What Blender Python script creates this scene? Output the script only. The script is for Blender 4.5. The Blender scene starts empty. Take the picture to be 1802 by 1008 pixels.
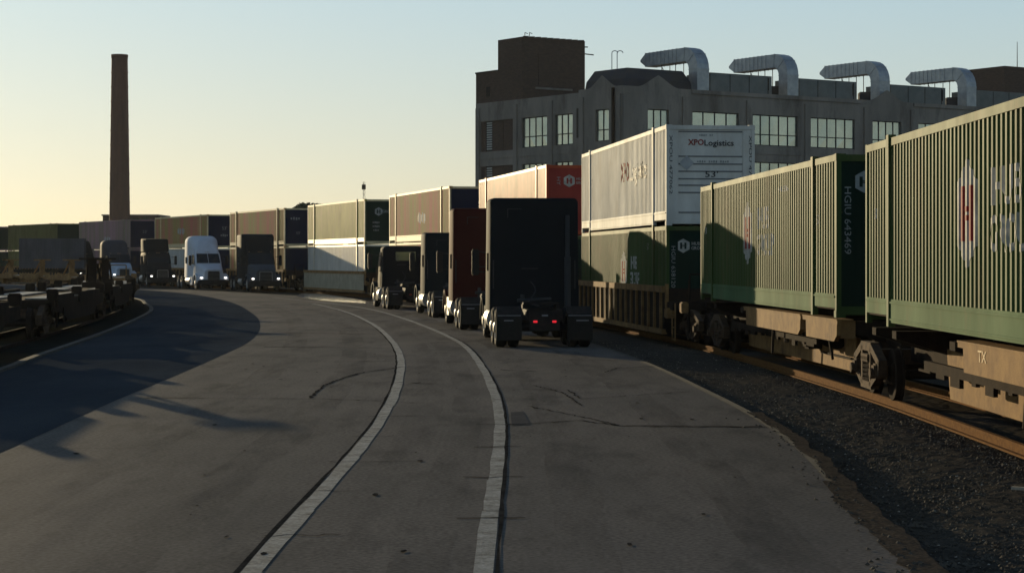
import bpy, bmesh, math, random
from math import sin, cos, pi, radians, atan2, hypot
from mathutils import Vector, Matrix
random.seed(7)
S = bpy.context.scene
COL = S.collection

# ------------------------------------------------------------------ camera, sky, sun, exposure
cam_d = bpy.data.cameras.new('camera'); cam = bpy.data.objects.new('camera', cam_d); COL.objects.link(cam)
cam.location = (0, 0, 2.32); cam.rotation_euler = (radians(90), 0, 0)
cam_d.sensor_width = 36; cam_d.lens = 36*3443/1802; cam_d.shift_y = -47.6/1802
cam_d.clip_start = 0.2; cam_d.clip_end = 12000
S.camera = cam

SUN_AZ = radians(26.5)      # to the left of straight ahead
SUN_EL = radians(6.2)
W = bpy.data.worlds.new('World'); S.world = W; W.use_nodes = True
wn = W.node_tree.nodes; wl = W.node_tree.links
bg = wn['Background']
sky = wn.new('ShaderNodeTexSky'); sky.sky_type = 'NISHITA'; sky.sun_disc = False
sky.sun_elevation = SUN_EL; sky.sun_rotation = -SUN_AZ
sky.altitude = 50; sky.air_density = 1.0; sky.dust_density = 0.6; sky.ozone_density = 2.0
gm = wn.new('ShaderNodeGamma'); gm.inputs[1].default_value = .28
tint = wn.new('ShaderNodeMixRGB'); tint.blend_type = 'MULTIPLY'; tint.inputs[0].default_value = 1; tint.inputs[2].default_value = (2.16,2.42,2.62,1)
wl.new(sky.outputs['Color'], gm.inputs[0]); wl.new(gm.outputs[0], tint.inputs[1])
geo = wn.new('ShaderNodeTexCoord'); sx = wn.new('ShaderNodeSeparateXYZ'); wl.new(geo.outputs['Generated'], sx.inputs[0])
er = wn.new('ShaderNodeValToRGB'); wl.new(sx.outputs['Z'], er.inputs[0])        # air mass: warm and bright low down, deeper blue overhead
e = er.color_ramp.elements; e[0].position = .02; e[0].color = (1.27,1.15,.98,1); e[1].position = .13; e[1].color = (1.06,1.15,1.16,1)
for ps, cl_ in ((.30,(.72,.83,.95,1)),(.75,(.33,.42,.55,1))):
    k_ = e.new(ps); k_.color = cl_
t2 = wn.new('ShaderNodeMixRGB'); t2.blend_type = 'MULTIPLY'; t2.inputs[0].default_value = 1
wl.new(tint.outputs[0], t2.inputs[1]); wl.new(er.outputs[0], t2.inputs[2])
wl.new(t2.outputs[0], bg.inputs['Color']); bg.inputs['Strength'].default_value = 0.15
sd = bpy.data.lights.new('sun', 'SUN'); sd.energy = 5.0; sd.angle = radians(0.5); sd.color = (1.0, 0.80, 0.48)
so = bpy.data.objects.new('sun', sd); COL.objects.link(so)
sdir = Vector((-sin(SUN_AZ)*cos(SUN_EL), cos(SUN_AZ)*cos(SUN_EL), sin(SUN_EL)))
so.rotation_euler = sdir.to_track_quat('Z', 'Y').to_euler(); so.location = (-40, 60, 30)
S.view_settings.view_transform = 'Standard'; S.view_settings.look = 'None'
S.view_settings.exposure = 0.0; S.view_settings.gamma = 1.0
S.render.engine = 'CYCLES'; S.cycles.max_bounces = 6

# ------------------------------------------------------------------ materials
MATS = {}
def mat(name, c1, rough=.6, metal=0., c2=None, scale=3., bump=0., bscale=40., stretch=None, amt=1., dirt=None, dscale=1.2, emit=None, es=0., spec=.2, coat=0., rvar=0., grain=0., gscale=60.):
    if name in MATS: return MATS[name]
    m = bpy.data.materials.new(name); m.use_nodes = True
    n = m.node_tree.nodes; l = m.node_tree.links; b = n['Principled BSDF']
    b.inputs['Roughness'].default_value = rough; b.inputs['Metallic'].default_value = metal
    b.inputs['Specular IOR Level'].default_value = spec
    if coat: b.inputs['Coat Weight'].default_value = coat; b.inputs['Coat Roughness'].default_value = .12
    if emit: b.inputs['Emission Color'].default_value = (*emit, 1); b.inputs['Emission Strength'].default_value = es
    if c2 is None: c2 = tuple(v*.78 for v in c1)
    tc = n.new('ShaderNodeTexCoord'); mp = n.new('ShaderNodeMapping'); l.new(tc.outputs['Object'], mp.inputs[0])
    if stretch: mp.inputs['Scale'].default_value = stretch
    nz = n.new('ShaderNodeTexNoise'); nz.inputs['Scale'].default_value = scale; nz.inputs['Detail'].default_value = 6; nz.inputs['Roughness'].default_value = .65
    l.new(mp.outputs[0], nz.inputs['Vector'])
    r = n.new('ShaderNodeValToRGB'); r.color_ramp.elements[0].position = .35; r.color_ramp.elements[1].position = .65
    r.color_ramp.elements[0].color = (*c1, 1); r.color_ramp.elements[1].color = (*c2, 1)
    l.new(nz.outputs[0], r.inputs[0]); col = r.outputs[0]
    if dirt:
        d = n.new('ShaderNodeTexNoise'); d.inputs['Scale'].default_value = dscale; d.inputs['Detail'].default_value = 8; d.inputs['Roughness'].default_value = .7
        l.new(mp.outputs[0], d.inputs['Vector'])
        dr = n.new('ShaderNodeValToRGB'); dr.color_ramp.elements[0].position = .52; dr.color_ramp.elements[1].position = .72
        l.new(d.outputs[0], dr.inputs[0])
        mx = n.new('ShaderNodeMixRGB'); l.new(dr.outputs[0], mx.inputs[0]); l.new(col, mx.inputs[1]); mx.inputs[2].default_value = (*dirt, 1); col = mx.outputs[0]
    if grain:
        g = n.new('ShaderNodeTexNoise'); g.inputs['Scale'].default_value = gscale; g.inputs['Detail'].default_value = 3
        l.new(tc.outputs['Object'], g.inputs['Vector'])
        gr = n.new('ShaderNodeMapRange'); gr.inputs[1].default_value = .3; gr.inputs[2].default_value = .7; gr.inputs[3].default_value = 1-grain; gr.inputs[4].default_value = 1+grain
        l.new(g.outputs[0], gr.inputs[0]); gx = n.new('ShaderNodeMixRGB'); gx.blend_type = 'MULTIPLY'; gx.inputs[0].default_value = 1
        l.new(col, gx.inputs[1]); l.new(gr.outputs[0], gx.inputs[2]); col = gx.outputs[0]
    l.new(col, b.inputs['Base Color'])
    if rvar:
        mr = n.new('ShaderNodeMapRange'); mr.inputs[3].default_value = rough-rvar; mr.inputs[4].default_value = rough+rvar
        l.new(nz.outputs[0], mr.inputs[0]); l.new(mr.outputs[0], b.inputs['Roughness'])
    if bump:
        bn = n.new('ShaderNodeTexNoise'); bn.inputs['Scale'].default_value = bscale; bn.inputs['Detail'].default_value = 5
        l.new(mp.outputs[0], bn.inputs['Vector'])
        bp = n.new('ShaderNodeBump'); bp.inputs['Strength'].default_value = bump; bp.inputs['Distance'].default_value = .02
        l.new(bn.outputs[0], bp.inputs['Height']); l.new(bp.outputs[0], b.inputs['Normal'])
    MATS[name] = m; return m

concrete_road = mat('concrete road', (.150,.130,.112), .8, c2=(.104,.094,.084), scale=.45, bump=.08, bscale=60, stretch=(1,.30,1), dirt=(.064,.060,.055), dscale=.8, spec=.004, grain=.28, gscale=22)
asphalt = mat('asphalt', (.056,.062,.068), .9, c2=(.038,.044,.050), scale=.5, bump=.08, bscale=90, stretch=(1,.3,1), dirt=(.060,.064,.066), dscale=.9, spec=0, grain=.3, gscale=40)
glint_conc = mat('glint patch concrete', (.10,.085,.07), .20, c2=(.06,.053,.046), scale=.8, spec=.25, rvar=.1)  # smooth finish for the added glint patch
white_paint = mat('worn road paint', (.30,.295,.27), .85, c2=(.17,.165,.15), scale=3.5, dirt=(.060,.055,.048), dscale=4, bump=.3, spec=.03, grain=.25, gscale=25)
kerb_conc = mat('kerb concrete', (.095,.09,.08), .85, c2=(.06,.058,.052), scale=3, bump=.4, spec=.05)
crack_m = mat('crack tar', (.020,.018,.016), .9, c2=(.045,.041,.036), scale=4, spec=0)
patch_m = mat('patched concrete', (.105,.095,.085), .8, bump=.2, spec=0)
gravel = mat('ballast gravel', (.078,.068,.056), .95, c2=(.042,.038,.033), scale=14, bump=.35, bscale=45, dirt=(.095,.080,.060), dscale=22, spec=0)
stone_m = mat('ballast stone', (.100,.086,.068), .85, c2=(.036,.031,.026), scale=1.7, spec=.05)
stone_l = mat('pale ballast stone', (.38,.33,.26), .8, c2=(.2,.18,.15), scale=2)
dirt_m = mat('bare ground', (.060,.052,.042), .95, c2=(.035,.034,.026), scale=.3, bump=.6, bscale=5, dirt=(.04,.048,.022), dscale=.6, spec=.2)
rust = mat('rusty rail steel', (.175,.085,.028), .9, c2=(.11,.052,.020), scale=12, bump=.3, spec=.02)
tie_m = mat('creosoted timber', (.035,.027,.02), .9, bump=.5)
car_yel = mat('weathered tan railcar paint', (.28,.165,.065), .75, c2=(.18,.10,.042), scale=2.5, dirt=(.10,.055,.03), dscale=2, bump=.2, spec=.04)
car_dark = mat('dark brown railcar steel', (.035,.024,.017), .85, c2=(.018,.013,.011), scale=2.5, bump=.3, spec=.02)
car_grey = mat('worn deck steel', (.26,.23,.19), .55, c2=(.14,.12,.10), scale=2, bump=.2)
black_m = mat('black paint', (.012,.012,.013), .5, c2=(.02,.019,.018), scale=5)
rubber = mat('tyre rubber', (.020,.019,.018), .85, spec=.05, c2=(.03,.028,.026), scale=8, bump=.3)
rim_m = mat('wheel rim alloy', (.34,.32,.30), .5, .6, c2=(.2,.19,.17), scale=6)
chrome = mat('dull alloy', (.34,.34,.34), .42, .8, c2=(.24,.24,.24), scale=4)
frame_m = mat('chassis steel', (.018,.017,.017), .7, spec=.05, c2=(.035,.03,.027), scale=6)
glass_d = mat('dark cab glass', (.010,.012,.014), .08, 0, c2=(.010,.012,.014), spec=.3)
reflect_m = mat('pale reflective strip', (.30,.31,.33), .6)
logo_white = mat('white lettering', (.46,.44,.40), .6, c2=(.26,.26,.22), scale=5, spec=.03)
logo_grey = mat('faded grey lettering', (.30,.32,.31), .6, c2=(.2,.21,.2), scale=4)
logo_red = mat('red lettering', (.30,.035,.035), .6, c2=(.2,.04,.03), scale=4, spec=.03)
logo_dark = mat('black lettering', (.02,.025,.035), .5)
logo_faint = mat('faded ghost lettering', (.40,.41,.41), .6)
win_glass = mat('factory window glass', (.50,.53,.46), .18, .75, c2=(.36,.40,.36), scale=.35)
blind_m = mat('pale window slats', (.42,.43,.40), .6)
bconc = mat('factory concrete', (.25,.222,.19), .85, c2=(.165,.148,.128), scale=.35, bump=.3, bscale=6, stretch=(1,1,.3), dirt=(.10,.088,.075), dscale=.5)
brick = mat('dark brick', (.088,.058,.044), .9, c2=(.058,.040,.031), scale=2.2, bump=.4, bscale=8, stretch=(1,1,2.5))
brick_ch = mat('chimney brick', (.13,.062,.042), .9, c2=(.085,.043,.031), scale=.5, bump=.4, bscale=8, stretch=(1,1,.25))
metal_grey = mat('galvanised duct', (.34,.36,.37), .42, .55, c2=(.24,.26,.28), scale=1.3)
clad_m = mat('grey green cladding', (.165,.175,.165), .6, c2=(.12,.13,.12), scale=.8)
blue_roof = mat('dark blue roofing', (.040,.042,.052), .8, c2=(.050,.048,.045), scale=.6)
win_frame = mat('window frame steel', (.03,.033,.035), .6)
bark = mat('bark', (.05,.038,.028), .9)
leaf_m = mat('leaves', (.052,.070,.024), .7, c2=(.030,.045,.018), scale=.7)
head_em = mat('lit headlight', (.9,.9,.9), .2, emit=(1.,.93,.82), es=2.6)
head_off = mat('headlight lens', (.6,.6,.58), .1, .5)
amber_em = mat('amber marker lens', (.5,.32,.15), .3)
tail_em = mat('lit tail light', (.6,.02,.03), .3, emit=(1.,.03,.05), es=.6)

# ------------------------------------------------------------------ mesh helpers
def tag(o, label=None, cat=None, group=None, kind=None):
    if label: o['label'] = label
    if cat: o['category'] = cat
    if group: o['group'] = group
    if kind: o['kind'] = kind
    return o
def thing(name, label, cat, loc=(0,0,0), rz=0, group=None):
    o = bpy.data.objects.new(name, None); o.empty_display_size = .3; COL.objects.link(o)
    o.location = loc; o.rotation_euler = (0, 0, rz); return tag(o, label, cat, group)

class MB:
    def __init__(s): s.v = []; s.f = []; s.sm = []
    def add(s, vs, fs, smooth=False):
        k = len(s.v); s.v += [tuple(p) for p in vs]
        for f in fs: s.f.append(tuple(i+k for i in f)); s.sm.append(smooth)
        return s
    def box(s, x0, x1, y0, y1, z0, z1):
        return s.add([(x0,y0,z0),(x1,y0,z0),(x1,y1,z0),(x0,y1,z0),(x0,y0,z1),(x1,y0,z1),(x1,y1,z1),(x0,y1,z1)],
                     [(0,3,2,1),(4,5,6,7),(0,1,5,4),(1,2,6,5),(2,3,7,6),(3,0,4,7)])
    def bbox(s, x0, x1, y0, y1, z0, z1, b=.02):          # box with chamfered vertical & horizontal edges
        bm = bmesh.new(); bmesh.ops.create_cube(bm, size=1)
        for v in bm.verts: v.co = Vector(((x0+x1)/2+v.co.x*(x1-x0), (y0+y1)/2+v.co.y*(y1-y0), (z0+z1)/2+v.co.z*(z1-z0)))
        bmesh.ops.bevel(bm, geom=bm.edges[:], offset=b, segments=2, affect='EDGES')
        bm.verts.index_update(); s.add([v.co for v in bm.verts], [[v.index for v in f.verts] for f in bm.faces]); bm.free(); return s
    def tube(s, p0, p1, r0, r1=None, n=10, cap=True, smooth=True):
        r1 = r0 if r1 is None else r1
        p0, p1 = Vector(p0), Vector(p1); d = (p1-p0).normalized()
        a = d.orthogonal().normalized(); b = d.cross(a)
        vs = [p0+(a*cos(2*pi*i/n)+b*sin(2*pi*i/n))*r0 for i in range(n)]+[p1+(a*cos(2*pi*i/n)+b*sin(2*pi*i/n))*r1 for i in range(n)]
        s.add(vs, [(i,(i+1)%n,n+(i+1)%n,n+i) for i in range(n)], smooth)
        if cap: s.add(vs, [tuple(range(n))[::-1], tuple(range(n,2*n))])
        return s
    def bar(s, p0, p1, w, h, up=(0,0,1)):
        p0, p1 = Vector(p0), Vector(p1); d = (p1-p0).normalized(); u = Vector(up)
        if abs(d.dot(u)) > .98: u = Vector((0,1,0))
        r = d.cross(u).normalized()*w/2; u = r.cross(d).normalized()*h/2
        vs = [p0-r-u,p0+r-u,p0+r+u,p0-r+u,p1-r-u,p1+r-u,p1+r+u,p1-r+u]
        return s.add(vs, [(3,2,1,0),(4,5,6,7),(0,1,5,4),(1,2,6,5),(2,3,7,6),(3,0,4,7)])
    def prism(s, poly, a0, a1, axis='x'):
        m = {'x': lambda a,p: (a,p[0],p[1]), 'y': lambda a,p: (p[0],a,p[1]), 'z': lambda a,p: (p[0],p[1],a)}[axis]
        n = len(poly); vs = [m(a0,p) for p in poly]+[m(a1,p) for p in poly]
        return s.add(vs, [tuple(range(n))[::-1], tuple(range(n,2*n))]+[(i,(i+1)%n,n+(i+1)%n,n+i) for i in range(n)])
    def loft(s, secs, n=5, smooth=True, caps=True):
        rings = []
        for (y, hb, ht, zb, zt, r) in secs:
            r = min(r, (zt-zb)/2, ht)
            ring = [(-hb,y,zb),(hb,y,zb)]
            for k in range(n+1): a = pi/2*k/n; ring.append((ht-r+r*cos(a), y, zt-r+r*sin(a)))
            for k in range(n+1): a = pi/2+pi/2*k/n; ring.append((-(ht-r)+r*cos(a), y, zt-r+r*sin(a)))
            rings.append(ring)
        m = len(rings[0]); vs = [p for r in rings for p in r]; fs = []
        for i in range(len(rings)-1):
            for j in range(m):
                fs.append((i*m+j, i*m+(j+1)%m, (i+1)*m+(j+1)%m, (i+1)*m+j))
        s.add(vs, fs, smooth)
        if caps: s.add(vs, [tuple(range(m))[::-1], tuple(range((len(rings)-1)*m, len(rings)*m))])
        return s
    def lathe(s, prof, c=(0,0,0), axis='z', n=20, smooth=True):
        vs = []; m = len(prof)
        for i in range(n):
            a = 2*pi*i/n
            for (r, h) in prof:
                if axis == 'z': vs.append((c[0]+r*cos(a), c[1]+r*sin(a), c[2]+h))
                else: vs.append((c[0]+h, c[1]+r*cos(a), c[2]+r*sin(a)))
        fs = [(i*m+j, ((i+1)%n)*m+j, ((i+1)%n)*m+j+1, i*m+j+1) for i in range(n) for j in range(m-1)]
        return s.add(vs, fs, smooth)
    def mesh(s, name, m):
        me = bpy.data.meshes.new(name); me.from_pydata(s.v, [], s.f)
        me.polygons.foreach_set('use_smooth', s.sm); me.materials.append(m)
        bm = bmesh.new(); bm.from_mesh(me); bmesh.ops.remove_doubles(bm, verts=bm.verts, dist=1e-5)
        bmesh.ops.recalc_face_normals(bm, faces=bm.faces); bm.to_mesh(me); bm.free()
        if any(s.sm): me.set_sharp_from_angle(angle=radians(38))
        me.update(); return me
    def build(s, name, m, parent=None):
        o = bpy.data.objects.new(name, s.mesh(name, m)); COL.objects.link(o)
        if parent: o.parent = parent
        return o
def copy_tree(o, parent=None):
    kids = list(o.children); c = o.copy(); COL.objects.link(c); c.parent = parent
    for k in kids: copy_tree(k, c)
    return c

def sheet(name, poly, z, m, kind='structure', thick=0.):
    mb = MB()
    if thick: mb.prism(poly, z-thick, z, 'z')
    else: mb.add([(x,y,z) for x,y in poly], [tuple(range(len(poly)))])
    o = mb.build(name, m)
    bm = bmesh.new(); bm.from_mesh(o.data); bmesh.ops.triangulate(bm, faces=[f for f in bm.faces if len(f.verts) > 4]); bm.to_mesh(o.data); bm.free()
    if not thick:
        for p in o.data.polygons:
            if p.normal.z < 0: p.flip()
    return tag(o, kind=kind)
def smooth_path(pts, step=1.5):
    out = []
    P = [pts[0]]+list(pts)+[pts[-1]]
    for i in range(1, len(P)-2):
        p0,p1,p2,p3 = [Vector(P[j][:2]) for j in (i-1,i,i+1,i+2)]
        n = max(2, int((p2-p1).length/step))
        for k in range(n):
            t = k/n
            out.append(.5*((2*p1)+(p2-p0)*t+(2*p0-5*p1+4*p2-p3)*t*t+(3*p1-p0-3*p2+p3)*t**3))
    out.append(Vector(P[-1][:2])); return out
def offset(path, d):
    out = []
    for i, p in enumerate(path):
        a = path[max(0,i-1)]; b = path[min(len(path)-1,i+1)]; t = (b-a).normalized()
        out.append(p+Vector((t.y,-t.x))*d)
    return out
def ribbon(mb, path, d0, d1, z0, z1=None, jitter=0):
    L = offset(path, d0); R = offset(path, d1); n = len(path)
    if jitter: L = [p+Vector((random.uniform(-jitter,jitter),0)) for p in L]; R = [p+Vector((random.uniform(-jitter,jitter),0)) for p in R]
    if z1 is None:
        return mb.add([(p.x,p.y,z0) for p in L]+[(p.x,p.y,z0) for p in R], [(i,n+i,n+i+1,i+1) for i in range(n-1)])
    vs = [(p.x,p.y,z) for P in (L,R) for z in (z0,z1) for p in P]
    fs = []
    for i in range(n-1): fs += [(i,i+1,n+i+1,n+i),(2*n+i,3*n+i,3*n+i+1,2*n+i+1),(n+i,n+i+1,3*n+i+1,3*n+i),(i,2*n+i,2*n+i+1,i+1)]
    fs += [(0,n,3*n,2*n),(n-1,3*n-1,4*n-1,2*n-1)]
    return mb.add(vs, fs)

# ------------------------------------------------------------------ lettering
_tc = {}
def text_bm(s, size=1., bold=0., width=None):
    """flat text as a bmesh in the XY plane, centred"""
    key = (s, bold)
    if key not in _tc:
        c = bpy.data.curves.new('lettering', 'FONT'); c.body = s; c.align_x = 'CENTER'; c.align_y = 'CENTER'
        c.offset = bold; c.resolution_u = 2; c.size = 1
        o = bpy.data.objects.new('lettering', c); COL.objects.link(o)
        bpy.context.view_layer.update()
        me = bpy.data.meshes.new_from_object(o.evaluated_get(bpy.context.evaluated_depsgraph_get()))
        bpy.data.objects.remove(o); _tc[key] = me
    bm = bmesh.new(); bm.from_mesh(_tc[key])
    for v in bm.verts: v.co *= size
    if width:
        xs = [v.co.x for v in bm.verts]; w0 = max(xs)-min(xs); c0 = (max(xs)+min(xs))/2
        for v in bm.verts: v.co.x = (v.co.x-c0)*width/w0
    return bm
def poly_bm(polys):
    bm = bmesh.new()
    for p in polys: bm.faces.new([bm.verts.new((x,y,0)) for x,y in p])
    return bm

# ------------------------------------------------------------------ containers
CL, CW, CH = 16.15, 2.59, 2.90
PITCH = .218; DEP = .034
def corr_breaks(y0, y1):
    out = []; k = 0; y = y0
    n = int((y1-y0)/PITCH); p = (y1-y0)/n
    for i in range(n):
        b = y0+i*p; out += [(b,0),(b+.36*p,0),(b+.5*p,1),(b+.86*p,1)]
    out.append((y1,0)); return out
def corr_at(br, y):
    for (a,u),(b,v) in zip(br, br[1:]):
        if a <= y <= b: return u+(v-u)*(y-a)/max(b-a,1e-6)
    return 0
def put_side(bm, yc, zc, br, name, m, parent, hw):
    """decal on the left side wall: u -> -y, v -> z, pressed into the corrugation"""
    for v in bm.verts: v.co = Vector((0, yc-v.co.x, zc+v.co.y))
    lo = min(v.co.y for v in bm.verts); hi = max(v.co.y for v in bm.verts)
    for y,_ in br:
        if lo < y < hi: bmesh.ops.bisect_plane(bm, geom=bm.verts[:]+bm.edges[:]+bm.faces[:], plane_co=(0,y,0), plane_no=(0,1,0), dist=1e-6)
    for v in bm.verts: v.co.x = -hw+DEP*corr_at(br, v.co.y)-.004
    me = bpy.data.meshes.new(name); bm.to_mesh(me); bm.free(); me.materials.append(m)
    o = bpy.data.objects.new(name, me); COL.objects.link(o); o.parent = parent; return o
def put_end(bm, xc, zc, y, name, m, parent, rot=0):
    for v in bm.verts:
        x, z = v.co.x*cos(rot)-v.co.y*sin(rot), v.co.x*sin(rot)+v.co.y*cos(rot)
        v.co = Vector((xc+x, y-.004, zc+z))
    me = bpy.data.meshes.new(name); bm.to_mesh(me); bm.free(); me.materials.append(m)
    o = bpy.data.objects.new(name, me); COL.objects.link(o); o.parent = parent; return o
def hexagon(w, h): return [(0,h/2),(w/2,h/4),(w/2,-h/4),(0,-h/2),(-w/2,-h/4),(-w/2,h/4)]
def rect(x0,x1,y0,y1): return [(x0,y0),(x1,y0),(x1,y1),(x0,y1)]
def H_polys(w, h): return [rect(-w/2,-w*.18,-h/2,h/2), rect(w*.18,w/2,-h/2,h/2), rect(-w*.18,w*.18,-h*.13,-h*.03), rect(-w*.18,w*.18,h*.03,h*.13)]

def paint(name, c, rough=.42, dirt=None, spec=.045):
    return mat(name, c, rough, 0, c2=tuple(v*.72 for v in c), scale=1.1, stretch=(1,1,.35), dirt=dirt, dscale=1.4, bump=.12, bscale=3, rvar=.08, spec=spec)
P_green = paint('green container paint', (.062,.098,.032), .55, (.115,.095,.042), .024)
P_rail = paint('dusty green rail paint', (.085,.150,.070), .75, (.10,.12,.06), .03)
P_green_shade = paint('shaded green end paint', (.012,.028,.019), .6)  # green darkened for the end walls, their shade put into the colour
P_white = paint('white container paint', (.64,.62,.57), .55, (.48,.43,.36), .02)
P_orange = paint('orange red container paint', (.46,.085,.035), .42, (.25,.07,.04))
P_pink = mat('blotchy maroon and green container paint', (.54,.17,.14), .6, c2=(.30,.33,.09), scale=1.0, stretch=(.5,.62,.04), dirt=(.46,.30,.16), dscale=1.6, spec=.02)  # two tones mixed in tall vertical bands
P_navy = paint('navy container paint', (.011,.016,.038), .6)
P_olive = paint('olive container paint', (.40,.36,.09), .5, (.42,.33,.14), .05)
P_olive_dim = paint('dim olive container paint', (.15,.14,.055), .6, (.19,.16,.08), .02)
P_frame_glint = mat('painted sun glint frame', (.70,.56,.32), .5, c2=(.55,.42,.24), scale=3, spec=.05)  # cream colour stands for sun glints on rails, frames and posts
P_glint = mat('sun glint rail alloy', (.62,.59,.52), .36, .9)  # pale metal given to some container rails to imitate the sun glint
P_silver = paint('silver container paint', (.56,.54,.50), .36, (.44,.40,.33), .5)
P_mauve = mat('mauve container paint', (.34,.20,.23), .55, c2=(.20,.17,.12), scale=1.0, stretch=(.5,.9,.05), dirt=(.24,.22,.13), dscale=1.0, spec=.05)
P_slate = paint('slate grey container paint', (.10,.097,.105), .7)
slot_m = mat('shadowed groove paint', (.16,.165,.17), .7)
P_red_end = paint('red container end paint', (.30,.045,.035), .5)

def make_container(label, side, end, loc, rz, L=CL, H=CH, decor=None, group='intermodal containers on the train', name='shipping_container', ribs=None):
    t = thing(name, label, 'container', loc, rz, group)
    hw = CW/2; hl = L/2; post = 6.096 if L > 14 else None
    br = corr_breaks(-hl+.14, hl-.14)
    zb, zt = .42, H-.13
    for s, nm in ((-1,'side_panel'),(1,'side_panel')):
        mb = MB(); n = len(br)
        vs = [(s*(hw-.012-DEP*c), y, zb) for y,c in br]+[(s*(hw-.012-DEP*c), y, zt) for y,c in br]
        mb.add(vs, [(i,i+1,n+i+1,n+i) for i in range(n-1)])
        o = mb.build(nm, side, t)
    # roof, floor, back
    MB().box(-hw+.06,hw-.06,-hl+.05,hl-.05,H-.05,H-.03).build('roof', side, t)
    MB().box(-hw+.03,hw-.03,-hl+.06,hl-.06,.14,.20).build('floor', car_dark, t)
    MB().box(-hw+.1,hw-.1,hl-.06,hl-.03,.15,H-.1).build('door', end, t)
    # frame: rails, posts
    mb = MB()
    for s in (-1,1):
        x0,x1 = sorted((s*hw, s*(hw-.09)))
        mb.box(x0,x1,-hl+.1,hl-.1,H-.13,H-.012)
        for y in (-hl,hl-.12): mb.box(x0-.001*0,x1,y,y+.12,.0,H)
        if post:
            mr = MB(); mr.box(x0+.0,x1,-post+.08,post-.08,.06,.42)      # deep lower side rail between the posts
            mr.box(*sorted((s*(hw+.018), s*(hw-.02))),-post+.08,post-.08,.355,.385)
            mr.box(*sorted((s*(hw+.018), s*(hw-.02))),-post+.08,post-.08,.10,.125)
            for sg in (-1,1):
                a,b = sorted((sg*(post+.08), sg*(hl-.12))); mr.box(x0,x1,a,b,.17,.42)
                mr.box(*sorted((s*(hw+.018), s*(hw-.02))),a,b,.355,.385)
            mr.build('bottom_rail', P_rail if side is P_green else (P_glint if side is P_olive else P_frame_glint if side is P_pink else side), t)
        else: mb.box(x0,x1,-hl+.12,hl-.12,.05,.42)
    for y0,y1 in ((-hl+.0,-hl+.1),(hl-.1,hl)):
        mb.box(-hw+.09,hw-.09,y0,y1,0.05,.2); mb.box(-hw+.09,hw-.09,y0,y1,H-.14,H-.02)
    fm = P_frame_glint if side in (P_pink, P_olive) else P_glint if side is P_silver else side
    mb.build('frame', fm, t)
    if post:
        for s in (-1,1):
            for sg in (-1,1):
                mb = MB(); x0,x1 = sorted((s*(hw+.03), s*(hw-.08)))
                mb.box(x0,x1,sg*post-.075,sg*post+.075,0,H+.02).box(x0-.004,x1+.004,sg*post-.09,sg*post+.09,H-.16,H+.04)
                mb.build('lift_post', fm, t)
    # near end wall with horizontal grooves
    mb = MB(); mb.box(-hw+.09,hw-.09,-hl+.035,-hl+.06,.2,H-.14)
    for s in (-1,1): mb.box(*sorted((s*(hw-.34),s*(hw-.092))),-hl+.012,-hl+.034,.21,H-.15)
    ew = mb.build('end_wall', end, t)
    mb = MB()
    for z in (ribs or [.6,1.0,1.4,1.8,2.2,2.6]):
        mb.box(-hw+.36,hw-.36,-hl+.022,-hl+.034,z-.018,z+.018)
    mb.build('groove', slot_m if side is P_white else end, ew)
    for s in (-1,1):
        for z in (0,H-.13): MB().box(*sorted((s*(hw+.006),s*(hw-.17))),-hl-.006,-hl+.17,z+.004,z+.126).build('corner_casting', side, t)
    if decor:
        for d in decor:
            k = d[0]
            if k == 'hexside':
                _, dy, z, w, h = d
                p = put_side(poly_bm([hexagon(w,h)]), hl-dy, z, br, 'logo', logo_white, t, hw+.0-.012)
                bm = poly_bm(H_polys(w*.52, h*.5)); q = put_side(bm, hl-dy, z, br, 'emblem', logo_red, p, hw-.012+.004)
            elif k == 'side':
                _, s_, dy, z, size, m, b, sx = d
                bm = text_bm(s_, size, b, -sx if sx < 0 else None)
                for v in bm.verts: v.co.x *= max(sx, 1) if sx < 0 else sx
                put_side(bm, hl-dy, z, br, 'lettering', m, t, hw-.012)
            elif k == 'end':
                _, s_, x, z, size, m, b, rot, sx = d
                bm = text_bm(s_, size, b, -sx if sx < 0 else None)
                for v in bm.verts: v.co.x *= max(sx, 1) if sx < 0 else sx
                put_end(bm, x, z, -hl+(.012 if abs(x) > hw-.36 else .02), 'lettering', m, ew, rot)
            elif k == 'hexend':
                _, x, z, w, h, m = d
                p = put_end(poly_bm([hexagon(w,h)]), x, z, -hl+.018, 'logo', m, ew)
                put_end(poly_bm(H_polys(w*.5,h*.45)), x, z, -hl+.013, 'emblem', end, p)
            elif k == 'smudge_side':
                _, dy, z, w, h = d; n_ = 7
                put_side(poly_bm([rect(-w/2+w*q/n_, -w/2+w*(q+.62)/n_, -h*(.3+.2*((q*7)%3)/2), h*(.3+.2*((q*5)%3)/2)) for q in range(n_)]), hl-dy, z, br, 'logo', logo_faint, t, hw-.012)
            elif k == 'smudge_end':
                _, x, z, w, h = d; n_ = max(4, int(w/h*1.1))
                put_end(poly_bm([rect(-w/2+w*q/n_, -w/2+w*(q+.6)/n_, -h*(.3+.2*((q*7)%3)/2), h*(.3+.2*((q*5)%3)/2)) for q in range(n_) if q % 5 != 4]), x, z, -hl+.018, 'marking', logo_grey, ew)
            elif k == 'diamond':
                _, x, z, w = d
                put_end(poly_bm([[(0,w/2),(w/2,0),(0,-w/2),(-w/2,0)]]), x, z, -hl+.016, 'placard', logo_faint, ew)
    return t

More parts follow.
